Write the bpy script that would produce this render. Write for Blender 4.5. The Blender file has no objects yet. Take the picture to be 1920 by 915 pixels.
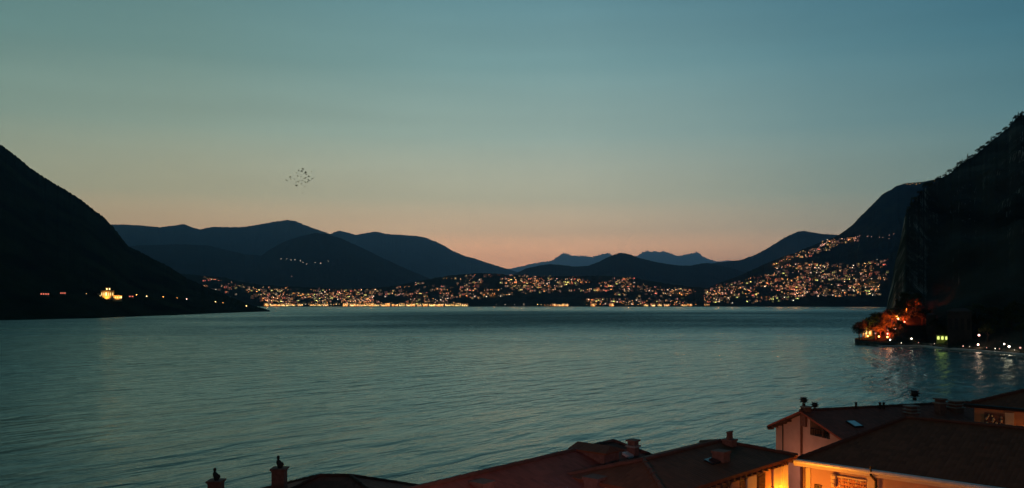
import bpy, bmesh, math, random
from mathutils import Vector, noise
from mathutils.bvhtree import BVHTree
random.seed(11)
R = math.radians
SC = bpy.context.scene
COL = SC.collection
# ------------------------------------------------------------------ camera
F = 1507.0; CX = 960.0; HY = 564.0; CH = 25.0          # lens in photo pixels, horizon row, height above the lake
cd = bpy.data.cameras.new('camera'); cam = bpy.data.objects.new('camera', cd); COL.objects.link(cam)
cd.sensor_width = 36; cd.lens = F/1920*36; cd.shift_y = (HY-457.5)/1920
cd.clip_start = 0.5; cd.clip_end = 90000
cam.location = (0, 0, CH); cam.rotation_euler = (R(90), 0, 0); SC.camera = cam
# ------------------------------------------------------------------ exposure
SC.view_settings.view_transform = 'Standard'; SC.view_settings.look = 'None'
SC.view_settings.exposure = 0; SC.view_settings.gamma = 1
SC.render.engine = 'CYCLES'
SC.cycles.use_denoising = True
SC.cycles.sample_clamp_indirect = 3.0
SC.cycles.max_bounces = 5; SC.cycles.volume_bounces = 0
SC.cycles.caustics_reflective = False; SC.cycles.caustics_refractive = False
# ------------------------------------------------------------------ dusk sky
def lin(c):
    c = c/255.0
    return c/12.92 if c <= .04045 else ((c+.055)/1.055)**2.4
def L3(r, g, b): return (lin(r), lin(g), lin(b), 1)
W = bpy.data.worlds.new('World'); SC.world = W; W.use_nodes = True
nt = W.node_tree; N = nt.nodes; LK = nt.links; N.clear()
def wn(t, **k):
    n = N.new(t)
    for a, v in k.items(): setattr(n, a, v)
    return n
def ramp(nt_, pts, interp='LINEAR'):
    r = nt_.nodes.new('ShaderNodeValToRGB'); cr = r.color_ramp; cr.interpolation = interp
    while len(cr.elements) < len(pts): cr.elements.new(1)
    for e, (p, c) in zip(cr.elements, sorted(pts, key=lambda q: q[0])): e.position = p; e.color = c
    return r
tc = wn('ShaderNodeTexCoord'); sx = wn('ShaderNodeSeparateXYZ'); LK.new(tc.outputs['Generated'], sx.inputs[0])
mel = wn('ShaderNodeMath', operation='MULTIPLY_ADD'); mel.inputs[1].default_value = 0.8; mel.inputs[2].default_value = 0.2
LK.new(sx.outputs['Z'], mel.inputs[0])
E = lambda s: s*0.8+0.2
def LX(r, g, b, k=(1, 1, 1)): return (lin(r)*k[0], lin(g)*k[1], lin(b)*k[2], 1)
rel = ramp(nt, [(0, (.03, .03, .03, 1)), (E(-.03), LX(150, 105, 88)), (E(.0), LX(205, 142, 112, (6.0, 5.0, 3.3))), (E(.05), LX(200, 152, 126, (5.9, 5.0, 3.25))),
                (E(.085), LX(188, 160, 136, (2.85, 2.7, 2.1))), (E(.125), LX(172, 165, 144, (1.97, 2.0, 1.75))), (E(.2), LX(149, 170, 159, (1.44, 1.41, 1.34))), (E(.28), LX(122, 158, 158, (1.26, 1.24, 1.18))),
                (E(.35), LX(102, 144, 150, (1.2, 1.16, 1.13))), (E(.5), LX(92, 138, 146)), (E(.75), LX(62, 100, 112)), (E(1.0), LX(44, 72, 84))])
LK.new(mel.outputs[0], rel.inputs[0])
at = wn('ShaderNodeMath', operation='ARCTAN2'); LK.new(sx.outputs['X'], at.inputs[0]); LK.new(sx.outputs['Y'], at.inputs[1])
maz = wn('ShaderNodeMath', operation='MULTIPLY_ADD'); maz.inputs[1].default_value = 1/(2*math.pi); maz.inputs[2].default_value = 0.5
LK.new(at.outputs[0], maz.inputs[0])
A = lambda d: 0.5+d/360
raz = ramp(nt, [(0, (.05, .08, .11, 1)), (A(-75), (.20, .26, .27, 1)), (A(-45), (.50, .56, .54, 1)), (A(-33), (.72, .75, .70, 1)), (A(-22), (.84, .82, .75, 1)),
                (A(-6), (1, .98, .96, 1)), (A(4), (.98, .98, 1, 1)), (A(13), (.78, .84, .90, 1)), (A(21), (.55, .68, .78, 1)), (A(32), (.33, .52, .66, 1)),
                (A(60), (.12, .22, .30, 1)), (1, (.05, .08, .11, 1))])
LK.new(maz.outputs[0], raz.inputs[0])
mx = wn('ShaderNodeMix', data_type='RGBA', blend_type='MULTIPLY'); mx.inputs[0].default_value = 1
LK.new(rel.outputs[0], mx.inputs[6]); LK.new(raz.outputs[0], mx.inputs[7])
# very thin high streaks of cloud
mp = wn('ShaderNodeMapping'); mp.inputs['Scale'].default_value = (1.2, 1.2, 16); LK.new(tc.outputs['Generated'], mp.inputs[0])
ns = wn('ShaderNodeTexNoise'); ns.inputs['Scale'].default_value = 2.2; ns.inputs['Detail'].default_value = 4; LK.new(mp.outputs[0], ns.inputs['Vector'])
mr = wn('ShaderNodeMapRange'); mr.inputs[1].default_value = .3; mr.inputs[2].default_value = .7; mr.inputs[3].default_value = .96; mr.inputs[4].default_value = 1.04
LK.new(ns.outputs[0], mr.inputs[0])
mx2 = wn('ShaderNodeMix', data_type='RGBA', blend_type='MULTIPLY'); mx2.inputs[0].default_value = 1
LK.new(mx.outputs[2], mx2.inputs[6]); LK.new(mr.outputs[0], mx2.inputs[7])
bg = wn('ShaderNodeBackground'); bg.inputs[1].default_value = 1.0; LK.new(mx2.outputs[2], bg.inputs[0])
wo = wn('ShaderNodeOutputWorld'); LK.new(bg.outputs[0], wo.inputs[0])

# ------------------------------------------------------------------ materials
def mat(name, base=(.2, .2, .2), rough=.8, emit=None, es=0, noise_s=None, col2=None, bump=0, bscale=None, metal=0, samp=None, spec=None):
    m = bpy.data.materials.new(name); m.use_nodes = True; t = m.node_tree; b = t.nodes['Principled BSDF']
    b.inputs['Base Color'].default_value = (*base, 1); b.inputs['Roughness'].default_value = rough; b.inputs['Metallic'].default_value = metal
    if spec is not None: b.inputs['Specular IOR Level'].default_value = spec
    if noise_s:
        c = t.nodes.new('ShaderNodeTexCoord'); n = t.nodes.new('ShaderNodeTexNoise'); n.inputs['Scale'].default_value = noise_s; n.inputs['Detail'].default_value = 6
        t.links.new(c.outputs['Object'], n.inputs['Vector'])
        r = ramp(t, [(.3, (*base, 1)), (.7, (*(col2 or base), 1))]); t.links.new(n.outputs[0], r.inputs[0]); t.links.new(r.outputs[0], b.inputs['Base Color'])
        if bump:
            n2 = t.nodes.new('ShaderNodeTexNoise'); n2.inputs['Scale'].default_value = bscale or noise_s; n2.inputs['Detail'].default_value = 5
            t.links.new(c.outputs['Object'], n2.inputs['Vector'])
            bp = t.nodes.new('ShaderNodeBump'); bp.inputs['Strength'].default_value = .8; bp.inputs['Distance'].default_value = bump
            t.links.new(n2.outputs[0], bp.inputs['Height']); t.links.new(bp.outputs[0], b.inputs['Normal'])
    if emit:
        b.inputs['Emission Color'].default_value = (*emit, 1); b.inputs['Emission Strength'].default_value = es
    if samp: m.cycles.emission_sampling = samp
    return m
forest = mat('dark_forest', (.012, .018, .012), .95, noise_s=.012, col2=(.03, .042, .022), bump=6, bscale=.05, spec=0)
forest_far = mat('wooded_mountain', (.016, .022, .02), .95, noise_s=.0016, col2=(.03, .036, .03), bump=30, bscale=.008, spec=0)
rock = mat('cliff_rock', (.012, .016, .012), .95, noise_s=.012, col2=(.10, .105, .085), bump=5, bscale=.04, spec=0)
ground_m = mat('earth', (.05, .045, .035), .95, noise_s=.2, col2=(.08, .075, .05))
pink = mat('pink_plaster', (.42, .27, .22), .9, noise_s=1.2, col2=(.5, .33, .27), bump=.01, bscale=20)
cream = mat('cream_plaster', (.62, .5, .34), .85, noise_s=1.5, col2=(.7, .58, .4), bump=.01, bscale=20)
ochre = mat('ochre_plaster', (.5, .24, .12), .9, noise_s=1, col2=(.6, .3, .15), bump=.01, bscale=20)
wood = mat('dark_wood', (.06, .03, .018), .7, noise_s=6, col2=(.1, .05, .03))
pale_metal = mat('pale_zinc', (.75, .77, .77), .5, metal=.2, noise_s=4, col2=(.6, .62, .62))
dark_metal = mat('dark_iron', (.03, .03, .03), .5, metal=.6)
copper = mat('dark_copper', (.12, .05, .03), .5, noise_s=5, col2=(.16, .07, .05))
white_wood = mat('white_painted_wood', (.7, .62, .5), .6, noise_s=3, col2=(.6, .52, .42))
glass_d = mat('window_glass', (.02, .025, .03), .08)
brick_m = mat('chimney_brick', (.16, .07, .05), .9, noise_s=5, col2=(.24, .12, .09), bump=.02, bscale=9)
cap_m = mat('pale_mortar', (.28, .24, .21), .8, noise_s=6, col2=(.38, .33, .3))
black_iron = mat('black_terracotta', (.02, .022, .02), .7)
stone_m = mat('pale_stone', (.62, .61, .57), .8, noise_s=2, col2=(.75, .74, .7), bump=.02)
leaf = mat('dark_leaves', (.035, .05, .02), .7, noise_s=1.5, col2=(.07, .09, .035), spec=.1)
bark = mat('bark', (.05, .035, .025), .9)
hullw = mat('boat_white', (.7, .7, .68), .4, noise_s=2, col2=(.6, .6, .58))
town_wall = mat('town_plaster', (.25, .2, .16), .9, noise_s=.3, col2=(.32, .25, .2))
town_roof = mat('town_roof', (.09, .05, .04), .9)
birdm = mat('bird_feathers', (.06, .07, .06), .8)
def tile_mat(name, a, b_, rough=.75):
    m = mat(name, a, rough); t = m.node_tree; b = t.nodes['Principled BSDF']; nd = t.nodes; lk = t.links
    b.inputs['Specular IOR Level'].default_value = .15
    uv = nd.new('ShaderNodeUVMap'); sp = nd.new('ShaderNodeSeparateXYZ'); lk.new(uv.outputs[0], sp.inputs[0])
    def M(op, x, y=None, z=None):
        n = nd.new('ShaderNodeMath'); n.operation = op
        for i, v in enumerate((x, y, z)):
            if v is None: continue
            if isinstance(v, (int, float)): n.inputs[i].default_value = v
            else: lk.new(v, n.inputs[i])
        return n.outputs[0]
    u = M('DIVIDE', sp.outputs[0], .24); v = M('DIVIDE', sp.outputs[1], .36)
    su = M('ABSOLUTE', M('SINE', M('MULTIPLY', u, math.pi)))
    fv = M('FRACT', v)
    h = M('ADD', M('MULTIPLY', su, .6), M('MULTIPLY', M('SUBTRACT', 1.0, fv), .5))
    cb = nd.new('ShaderNodeCombineXYZ'); lk.new(M('FLOOR', u), cb.inputs[0]); lk.new(M('FLOOR', v), cb.inputs[1])
    wnn = nd.new('ShaderNodeTexWhiteNoise'); wnn.noise_dimensions = '2D'; lk.new(cb.outputs[0], wnn.inputs['Vector'])
    n2 = nd.new('ShaderNodeTexNoise'); n2.inputs['Scale'].default_value = .5; n2.inputs['Detail'].default_value = 5; lk.new(uv.outputs[0], n2.inputs['Vector'])
    f = M('ADD', M('MULTIPLY', wnn.outputs[0], .45), M('MULTIPLY', n2.outputs[0], .7))
    r = ramp(t, [(.2, (*a, 1)), (.9, (*b_, 1))]); lk.new(f, r.inputs[0]); lk.new(r.outputs[0], b.inputs['Base Color'])
    h2 = M('ADD', h, M('MULTIPLY', wnn.outputs[0], .25))
    bp = nd.new('ShaderNodeBump'); bp.inputs['Strength'].default_value = 1; bp.inputs['Distance'].default_value = .014; lk.new(h2, bp.inputs['Height']); lk.new(bp.outputs[0], b.inputs['Normal'])
    return m
tile_dark = tile_mat('weathered_tiles', (.13, .042, .018), (.22, .075, .035))
tile_red = tile_mat('red_clay_tiles', (.20, .06, .04), (.36, .10, .065))
# glowing things of the far town; too many and too small to be sampled as lamps
GL = {}
for nm, c in dict(white=(1, .82, .62), warm=(1, .55, .22), orange=(1, .36, .08), red=(1, .2, .12), pink=(1, .5, .4), green=(.8, .92, .22), gold=(1, .72, .25)).items():
    for lv, s in (('dim', 1.4), ('mid', 5.2), ('bright', 12)):
        GL[nm, lv] = mat('glow_%s_%s' % (nm, lv), (.1, .1, .1), .5, emit=c, es=s, samp='NONE')

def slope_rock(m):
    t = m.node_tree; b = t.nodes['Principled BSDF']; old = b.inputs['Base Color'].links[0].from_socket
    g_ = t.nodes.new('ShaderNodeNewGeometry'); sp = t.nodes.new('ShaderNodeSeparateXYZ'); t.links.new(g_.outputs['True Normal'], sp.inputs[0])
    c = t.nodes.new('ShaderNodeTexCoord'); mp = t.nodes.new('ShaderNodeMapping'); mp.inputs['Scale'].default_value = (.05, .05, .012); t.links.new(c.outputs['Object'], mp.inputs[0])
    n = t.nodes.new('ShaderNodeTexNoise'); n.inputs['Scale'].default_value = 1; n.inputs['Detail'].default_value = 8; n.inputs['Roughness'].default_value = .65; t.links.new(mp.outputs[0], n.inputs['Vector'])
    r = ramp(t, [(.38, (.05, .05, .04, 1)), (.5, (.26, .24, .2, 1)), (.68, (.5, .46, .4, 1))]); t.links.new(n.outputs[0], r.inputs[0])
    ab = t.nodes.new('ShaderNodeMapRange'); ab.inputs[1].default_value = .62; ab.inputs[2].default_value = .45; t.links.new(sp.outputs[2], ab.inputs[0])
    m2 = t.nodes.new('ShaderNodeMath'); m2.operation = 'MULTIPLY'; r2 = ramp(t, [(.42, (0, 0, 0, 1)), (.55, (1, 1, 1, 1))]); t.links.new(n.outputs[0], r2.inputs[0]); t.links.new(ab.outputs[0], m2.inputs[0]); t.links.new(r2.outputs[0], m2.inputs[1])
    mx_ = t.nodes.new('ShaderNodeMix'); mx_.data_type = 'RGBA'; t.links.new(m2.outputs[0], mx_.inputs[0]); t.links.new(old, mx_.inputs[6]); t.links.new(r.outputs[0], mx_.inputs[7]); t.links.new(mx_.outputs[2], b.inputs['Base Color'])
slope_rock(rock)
# ------------------------------------------------------------------ mesh helpers
class MB:
    def __init__(s): s.v = []; s.f = []; s.m = []; s.uv = []; s.mats = []
    def mi(s, m):
        if m not in s.mats: s.mats.append(m)
        return s.mats.index(m)
    def face(s, pts, m, uv=None):
        i = len(s.v); s.v += [tuple(p) for p in pts]; s.f.append(tuple(range(i, i+len(pts)))); s.m.append(s.mi(m)); s.uv.append(uv or [(0, 0)]*len(pts))
    def box(s, o, a, b, c, m):          # corner o, edge vectors a b c
        o, a, b, c = map(Vector, (o, a, b, c)); p = [o, o+a, o+a+b, o+b]; q = [x+c for x in p]
        if a.cross(b).dot(c) < 0: p.reverse(); q.reverse()
        s.face(p[::-1], m); s.face(q, m)
        for i in range(4): j = (i+1) % 4; s.face([p[i], p[j], q[j], q[i]], m)
    def abox(s, x0, x1, y0, y1, z0, z1, m): s.box((x0, y0, z0), (x1-x0, 0, 0), (0, y1-y0, 0), (0, 0, z1-z0), m)
    def lathe(s, cx, cy, prof, m, n=12, lean=None):
        lean = lean or (lambda z: (0, 0)); rings = []
        for r, z in prof:
            dx, dy = lean(z); rings.append([Vector((cx+dx+r*math.cos(2*math.pi*k/n), cy+dy+r*math.sin(2*math.pi*k/n), z)) for k in range(n)])
        for a, b in zip(rings, rings[1:]):
            for k in range(n): j = (k+1) % n; s.face([a[k], a[j], b[j], b[k]], m)
        s.face(rings[0][::-1], m); s.face(rings[-1], m)
    def tube(s, p0, p1, r, m, n=8, r1=None):
        p0, p1 = Vector(p0), Vector(p1); d = (p1-p0).normalized(); a = d.orthogonal().normalized(); b = d.cross(a); r1 = r if r1 is None else r1
        A_ = [p0+(a*math.cos(6.2832*k/n)+b*math.sin(6.2832*k/n))*r for k in range(n)]; B_ = [p1+(a*math.cos(6.2832*k/n)+b*math.sin(6.2832*k/n))*r1 for k in range(n)]
        for k in range(n): j = (k+1) % n; s.face([A_[k], A_[j], B_[j], B_[k]], m)
        s.face(A_[::-1], m); s.face(B_, m)
    def ball(s, c, r, m, n=8, k=5, sq=(1, 1, 1)):
        c = Vector(c); P = lambda i, j: c+Vector((r*sq[0]*math.sin(math.pi*j/k)*math.cos(6.28318*i/n), r*sq[1]*math.sin(math.pi*j/k)*math.sin(6.28318*i/n), r*sq[2]*math.cos(math.pi*j/k)))
        for j in range(k):
            for i in range(n):
                q = [P(i, j), P(i, j+1), P(i+1, j+1), P(i+1, j)]
                if j == 0: q = [q[0], q[1], q[2]]
                elif j == k-1: q = [q[0], q[1], q[3]]
                s.face(q, m)
    def mesh(s, name, smooth=False):
        me = bpy.data.meshes.new(name); me.from_pydata(s.v, [], s.f)
        for m in s.mats: me.materials.append(m)
        me.polygons.foreach_set('material_index', s.m)
        ul = me.uv_layers.new(name='UVMap'); flat = [c for f in s.uv for p in f for c in p]; ul.data.foreach_set('uv', flat)
        if smooth: me.polygons.foreach_set('use_smooth', [True]*len(s.f))
        me.update(); return me
    def build(s, name, parent=None, loc=(0, 0, 0), smooth=False):
        return link(name, s.mesh(name, smooth), parent, loc)
def link(name, data, parent=None, loc=(0, 0, 0)):
    o = bpy.data.objects.new(name, data); COL.objects.link(o); o.location = loc
    if parent: o.parent = parent
    return o
def tag(o, label=None, cat=None, group=None, kind=None):
    if label: o['label'] = label
    if cat: o['category'] = cat
    if group: o['group'] = group
    if kind: o['kind'] = kind
    return o
def empty(name, loc, label, cat, group=None, rz=0):
    o = link(name, None, None, loc); o.rotation_euler.z = rz; return tag(o, label, cat, group)
def copy_tree(o, parent=None):
    c = o.copy(); COL.objects.link(c)
    if parent: c.parent = parent
    for ch in list(o.children): copy_tree(ch, c)
    return c
def ray(px, py): return Vector(((px-CX)/F, 1, (HY-py)/F))
EYE = Vector((0, 0, CH))
def interp(pts, x):
    if x <= pts[0][0]: return pts[0][1]
    for (a, b), (c, d) in zip(pts, pts[1:]):
        if x <= c: return b+(d-b)*(x-a)/(c-a)
    return pts[-1][1]
# ------------------------------------------------------------------ terrain
def hill(name, label, prof, base, ridge, m, x0, x1, nu=240, nv=44, rough=.10, rid=0.6, seed=0, power=1.15, nscale=1.0, hf=0.0):
    """a mountain with front slope, crest and back slope; prof is crest elevation along azimuth, base and ridge its distances"""
    V = []; Fc = []; nb = 14
    for i in range(nu+1):
        px = x0+(x1-x0)*i/nu; k = (px-CX)/F
        db = interp(base, px); dr = max(interp(ridge, px), db*1.02); py = interp(prof, px)
        py += rid*1.6*(noise.noise(Vector((px*.05, seed, 0)))+.6*noise.noise(Vector((px*.16, seed, 3)))+.6*noise.noise(Vector((px*.4, seed, 7)))+.35*noise.noise(Vector((px*.9, seed, 9))))
        py += hf*(noise.noise(Vector((px*.8, seed, 21)))+.9*noise.noise(Vector((px*.33, seed, 25))))
        zr = max(CH+(HY-py)/F*dr, 1.5); slope = (zr-CH)/dr
        for j in range(nv+nb+1):
            if j <= nv:
                v = j/nv; d = db+(dr-db)*v; z = -2+(zr+2)*v**power
                if j == 1: z = max(z, 1.2)
                if j > 1: z = max(z, 1.6)
                n = noise.fractal(Vector((k*d*.004*nscale, d*.004*nscale, seed*9.1)), 1.0, 2.0, 5)
                z += n*rough*zr*4*v*(1-v)
                z += noise.noise(Vector((k*d*.05, d*.05, seed)))*min(2.5, zr*.05)*min(1, 4*v*(1-v))*2
                if j > 0: z = max(z, 1.2)
                if v < 1: z = min(z, CH+slope*d-(1-v)*zr*.03)
                if j > 0 and v < 1: z = max(z, min(1.2, zr))
            else:
                w = (j-nv)/nb; d = dr+(dr-db)*.8*w+dr*.13*w; z = zr*(1-w**1.3)-3*w
            V.append((k*d, d, z))
    r = nv+nb+1
    for i in range(nu):
        for j in range(r-1): Fc.append((i*r+j, (i+1)*r+j, (i+1)*r+j+1, i*r+j+1))
    me = bpy.data.meshes.new(name); me.from_pydata(V, [], Fc); me.materials.append(m); me.update()
    me.polygons.foreach_set('use_smooth', [True]*len(Fc))
    o = link(name, me); tag(o, label, kind='structure')
    return BVHTree.FromPolygons([Vector(p) for p in V], Fc)
sh = lambda py: CH*F/(py-HY)          # distance of a waterline seen at row py
H = {}
H['peaks'] = hill('mountain', 'hazy pale blue jagged peaks on the far horizon',
    [(860, 540), (900, 520), (950, 505), (962, 502), (975, 500), (988, 497), (1000, 494), (1018, 491), (1035, 488), (1045, 482), (1058, 474), (1068, 477), (1080, 480), (1095, 480), (1110, 481), (1128, 477), (1140, 474), (1150, 478), (1175, 480), (1195, 480), (1203, 474), (1212, 470), (1222, 472), (1228, 470), (1236, 473), (1243, 470), (1255, 474), (1270, 480), (1285, 477), (1308, 473), (1318, 481), (1332, 487), (1345, 490), (1365, 488), (1420, 500), (1500, 520)],
    [(0, 36000)], [(0, 42000)], forest_far, 840, 1520, nu=640, nv=26, rough=.18, rid=1.0, seed=1, hf=2.2, nscale=.07)
H['blue_left'] = hill('mountain', 'blue wooded mountain sloping down to the gap in the middle',
    [(450, 470), (560, 452), (620, 438), (636, 432), (650, 436), (668, 440), (685, 437), (703, 434), (722, 438), (745, 440), (780, 442), (800, 446), (820, 454), (835, 462), (850, 471), (870, 479), (900, 488), (925, 496), (950, 504), (975, 512), (1010, 524), (1060, 540)],
    [(0, 12500)], [(0, 16500)], forest_far, 440, 1080, nu=520, nv=30, rough=.12, rid=.5, seed=2, hf=.8, nscale=.25)
H['far_left'] = hill('mountain', 'long blue mountain with rounded summit left of centre',
    [(-300, 440), (100, 432), (212, 421), (240, 421), (270, 423), (300, 426), (325, 423), (345, 420), (360, 426), (375, 430), (390, 427), (402, 425), (430, 426), (460, 425), (490, 420), (520, 415), (540, 412), (555, 415), (575, 423), (600, 432), (615, 437), (640, 447), (680, 470), (760, 510), (820, 540)],
    [(0, 10500)], [(0, 14000)], forest_far, -300, 840, nu=640, nv=30, rough=.12, rid=.5, seed=3, hf=.8, nscale=.3)
H['near_left'] = hill('hills', 'dark wooded hills with a lit village, below the left mountains',
    [(-100, 470), (180, 468), (260, 460), (330, 458), (390, 460), (430, 470), (460, 477), (490, 479), (510, 465), (535, 452), (560, 444), (590, 437), (608, 438), (640, 447), (680, 465), (720, 485), (760, 503), (800, 520), (860, 545), (900, 555)],
    [(0, 6200)], [(0, 8500)], forest_far, -100, 910, nu=520, nv=34, rough=.10, rid=.35, seed=4, hf=.8, nscale=.5)
H['blue_right'] = hill('mountain', 'blue wooded shoulder rising right of the far peaks',
    [(1200, 540), (1290, 512), (1330, 495), (1345, 492), (1360, 491), (1390, 487), (1415, 478), (1440, 465), (1462, 451), (1480, 441), (1495, 434), (1508, 433), (1520, 435), (1545, 439), (1570, 440), (1620, 446), (1700, 470), (1800, 520)],
    [(0, 7800)], [(0, 10500)], forest_far, 1200, 1800, nu=440, nv=30, rough=.10, rid=.4, seed=5, hf=.8, nscale=.4)
H['mid'] = hill('hills', 'dark round topped hill in front of the far peaks',
    [(900, 545), (950, 520), (985, 504), (1010, 498), (1030, 495), (1055, 497), (1080, 500), (1105, 498), (1125, 490), (1140, 482), (1152, 477), (1163, 474), (1178, 476), (1200, 484), (1225, 490), (1250, 495), (1275, 498), (1295, 498), (1315, 494), (1330, 493), (1380, 505), (1450, 530), (1520, 550)],
    [(0, 6200)], [(0, 8000)], forest_far, 900, 1530, nu=480, nv=34, rough=.10, rid=.45, seed=6, hf=.8, nscale=.5)
H['city'] = hill('hills', 'low dark hill covered by the lights of the far town',
    [(120, 530), (330, 512), (380, 517), (420, 520), (450, 528), (480, 533), (520, 536), (560, 538), (640, 541), (700, 540), (740, 536), (790, 526), (840, 517), (880, 513), (915, 512), (950, 515), (1000, 518), (1060, 518), (1120, 517), (1180, 519), (1220, 527), (1260, 533), (1300, 538), (1340, 540), (1400, 545), (1500, 552)],
    [(0, 3425), (380, 3425), (1500, 3425)], [(0, 4300)], forest, 120, 1500, nu=420, nv=44, rough=.12, rid=.5, seed=7, power=1.3, hf=1.2)
H['right'] = hill('hills', 'steep dark hillside covered in lights at right',
    [(1180, 572), (1250, 562), (1310, 545), (1345, 532), (1380, 519), (1415, 504), (1450, 488), (1490, 474), (1520, 462), (1545, 451), (1562, 446), (1578, 437), (1600, 420), (1625, 394), (1655, 364), (1680, 349), (1700, 343), (1730, 341), (1757, 336), (1800, 318), (1860, 300), (1920, 290), (2100, 300), (2300, 360)],
    [(0, 3400), (1700, 3400), (2300, 3000)], [(1180, 3700), (1310, 4000), (1600, 4500), (2300, 4200)], forest, 1180, 2300, nu=800, nv=60, rough=.05, rid=.7, seed=8, hf=1.0)
H['left'] = hill('hills', 'near black wooded mountainside at the left edge',
    [(-1500, 200), (-900, 60), (-500, 40), (-200, 160), (-60, 235), (0, 270), (30, 292), (60, 317), (90, 337), (120, 354), (150, 373), (172, 390), (195, 408), (212, 424), (228, 447), (240, 461), (262, 472), (290, 486), (320, 502), (350, 521), (380, 535), (410, 547), (440, 560), (470, 571), (490, 577), (506, 582)],
    [(-1500, 500), (-700, 760), (0, sh(601)), (180, sh(597)), (330, sh(591)), (420, sh(587)), (506, sh(584))], [(-1500, 1200), (0, 1900), (212, 2050), (350, 2150), (450, 2050), (506, 1950)], forest, -1500, 506, nu=1300, nv=56, rough=.05, rid=.9, seed=9, hf=1.9)
H['cliff'] = hill('hills', 'near black rocky cliff and wooded mountain at the right edge',
    [(1607, 641), (1618, 634), (1640, 618), (1655, 596), (1663, 575), (1668, 548), (1674, 520), (1678, 490), (1686, 462), (1692, 430), (1698, 400), (1712, 378), (1730, 358), (1750, 344), (1768, 334), (1785, 322), (1800, 308), (1815, 298), (1830, 290), (1845, 276), (1860, 264), (1878, 250), (1890, 238), (1902, 226), (1912, 217), (1925, 214), (2000, 190), (2200, 120), (2600, 100), (3400, 140)],
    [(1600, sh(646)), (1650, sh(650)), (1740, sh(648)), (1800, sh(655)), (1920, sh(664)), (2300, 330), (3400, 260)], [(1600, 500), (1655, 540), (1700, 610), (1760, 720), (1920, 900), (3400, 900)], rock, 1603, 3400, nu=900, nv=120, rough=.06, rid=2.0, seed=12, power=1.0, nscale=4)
BV = H
def place(px, py, hk):
    d = ray(px, py); loc, n, i, dist = BV[hk].ray_cast(EYE, d.normalized(), 60000)
    return loc
# lake bed / ground sheet, foreground bank, water
g = MB(); g.face([(-40000, -3000, -6), (40000, -3000, -6), (40000, 54500, -6), (-40000, 54500, -6)], ground_m); tag(g.build('ground'), 'earth beneath and around the lake', kind='structure')
shore_pts = [(-600, 70), (-300, 78), (-50, 80), (30, 84), (62, 92), (130, 112), (220, 200), (290, 330), (330, 420)]
g = MB(); rows = []
for (x, y) in shore_pts:
    k = math.hypot(x, y); nx, ny = (0, -1) if x < 90 else (.9, -.43)
    rows.append([(x, y, -2), (x+nx*3, y+ny*3, 1.2), (x+nx*25, y+ny*25, 2.2), (x+nx*70, y+ny*70, 4), (x+nx*220, y+ny*220, 12), (x+nx*800, y+ny*800, 40)])
for a, b in zip(rows, rows[1:]):
    for j in range(5): g.face([a[j+1], b[j+1], b[j], a[j]], ground_m)
tag(g.build('bank'), 'lake bank under the near houses', kind='structure')
# water
wm = bpy.data.materials.new('lake_water'); wm.use_nodes = True; t = wm.node_tree; b = t.nodes['Principled BSDF']
b.inputs['Base Color'].default_value = (.022, .19, .165, 1); b.inputs['IOR'].default_value = 1.85; b.inputs['Specular Tint'].default_value = (.60, 1, .98, 1)
def tn(ty, **k):
    n = t.nodes.new(ty)
    for a, v in k.items(): setattr(n, a, v)
    return n
geo = tn('ShaderNodeTexCoord')
def wave(lx, ly, rot, detail, w, dist=.4):
    mp = tn('ShaderNodeMapping', vector_type='TEXTURE'); mp.inputs['Rotation'].default_value = (0, 0, rot); mp.inputs['Scale'].default_value = (lx, ly, 1)
    t.links.new(geo.outputs['Object'], mp.inputs[0])
    n = tn('ShaderNodeTexNoise'); n.inputs['Scale'].default_value = 1; n.inputs['Detail'].default_value = detail; n.inputs['Roughness'].default_value = .5; n.inputs['Distortion'].default_value = dist
    t.links.new(mp.outputs[0], n.inputs['Vector'])
    m = tn('ShaderNodeMath', operation='MULTIPLY'); m.inputs[1].default_value = w; t.links.new(n.outputs[0], m.inputs[0]); return m.outputs[0]
def add(a, b):
    m = tn('ShaderNodeMath', operation='ADD'); t.links.new(a, m.inputs[0]); t.links.new(b, m.inputs[1]); return m.outputs[0]
hgt = add(add(wave(5.0, 17, R(-40), 4, 1.6), wave(26, 50, R(-26), 3, 2.1)), wave(1.9, 4.0, R(-45), 3, .14))
bp = tn('ShaderNodeBump'); bp.inputs['Distance'].default_value = .75; t.links.new(hgt, bp.inputs['Height'])
pt = wave(420, 170, R(12), 5, 1.0)      # broad calm and ruffled patches
mrb = tn('ShaderNodeMapRange'); mrb.inputs[1].default_value = .35; mrb.inputs[2].default_value = .65; mrb.inputs[3].default_value = .4; mrb.inputs[4].default_value = 1.2
t.links.new(pt, mrb.inputs[0])
gx = tn('ShaderNodeSeparateXYZ'); t.links.new(geo.outputs['Object'], gx.inputs[0])      # a wind lane ruffles the water far out
def mr_(src, a, b_, c, d):
    n = tn('ShaderNodeMapRange', interpolation_type='SMOOTHSTEP'); n.inputs[1].default_value = a; n.inputs[2].default_value = b_; n.inputs[3].default_value = c; n.inputs[4].default_value = d; t.links.new(src, n.inputs[0]); return n.outputs[0]
def mul(a, b_):
    m = tn('ShaderNodeMath', operation='MULTIPLY'); t.links.new(a, m.inputs[0]); t.links.new(b_, m.inputs[1]); return m.outputs[0]
lane = mul(mul(mr_(gx.outputs[1], 480, 950, 0, 1), mr_(gx.outputs[1], 1500, 2300, 1, 0)), mr_(gx.outputs[0], -500, 60, .15, 1))
lane = mul(lane, mr_(pt, .2, .6, .6, 1.0))
st2 = tn('ShaderNodeMath', operation='MULTIPLY_ADD'); t.links.new(lane, st2.inputs[0]); st2.inputs[1].default_value = 2.6; t.links.new(mrb.outputs[0], st2.inputs[2])
dm = tn('ShaderNodeMath', operation='MULTIPLY'); t.links.new(st2.outputs[0], dm.inputs[0]); dm.inputs[1].default_value = .75
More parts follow.
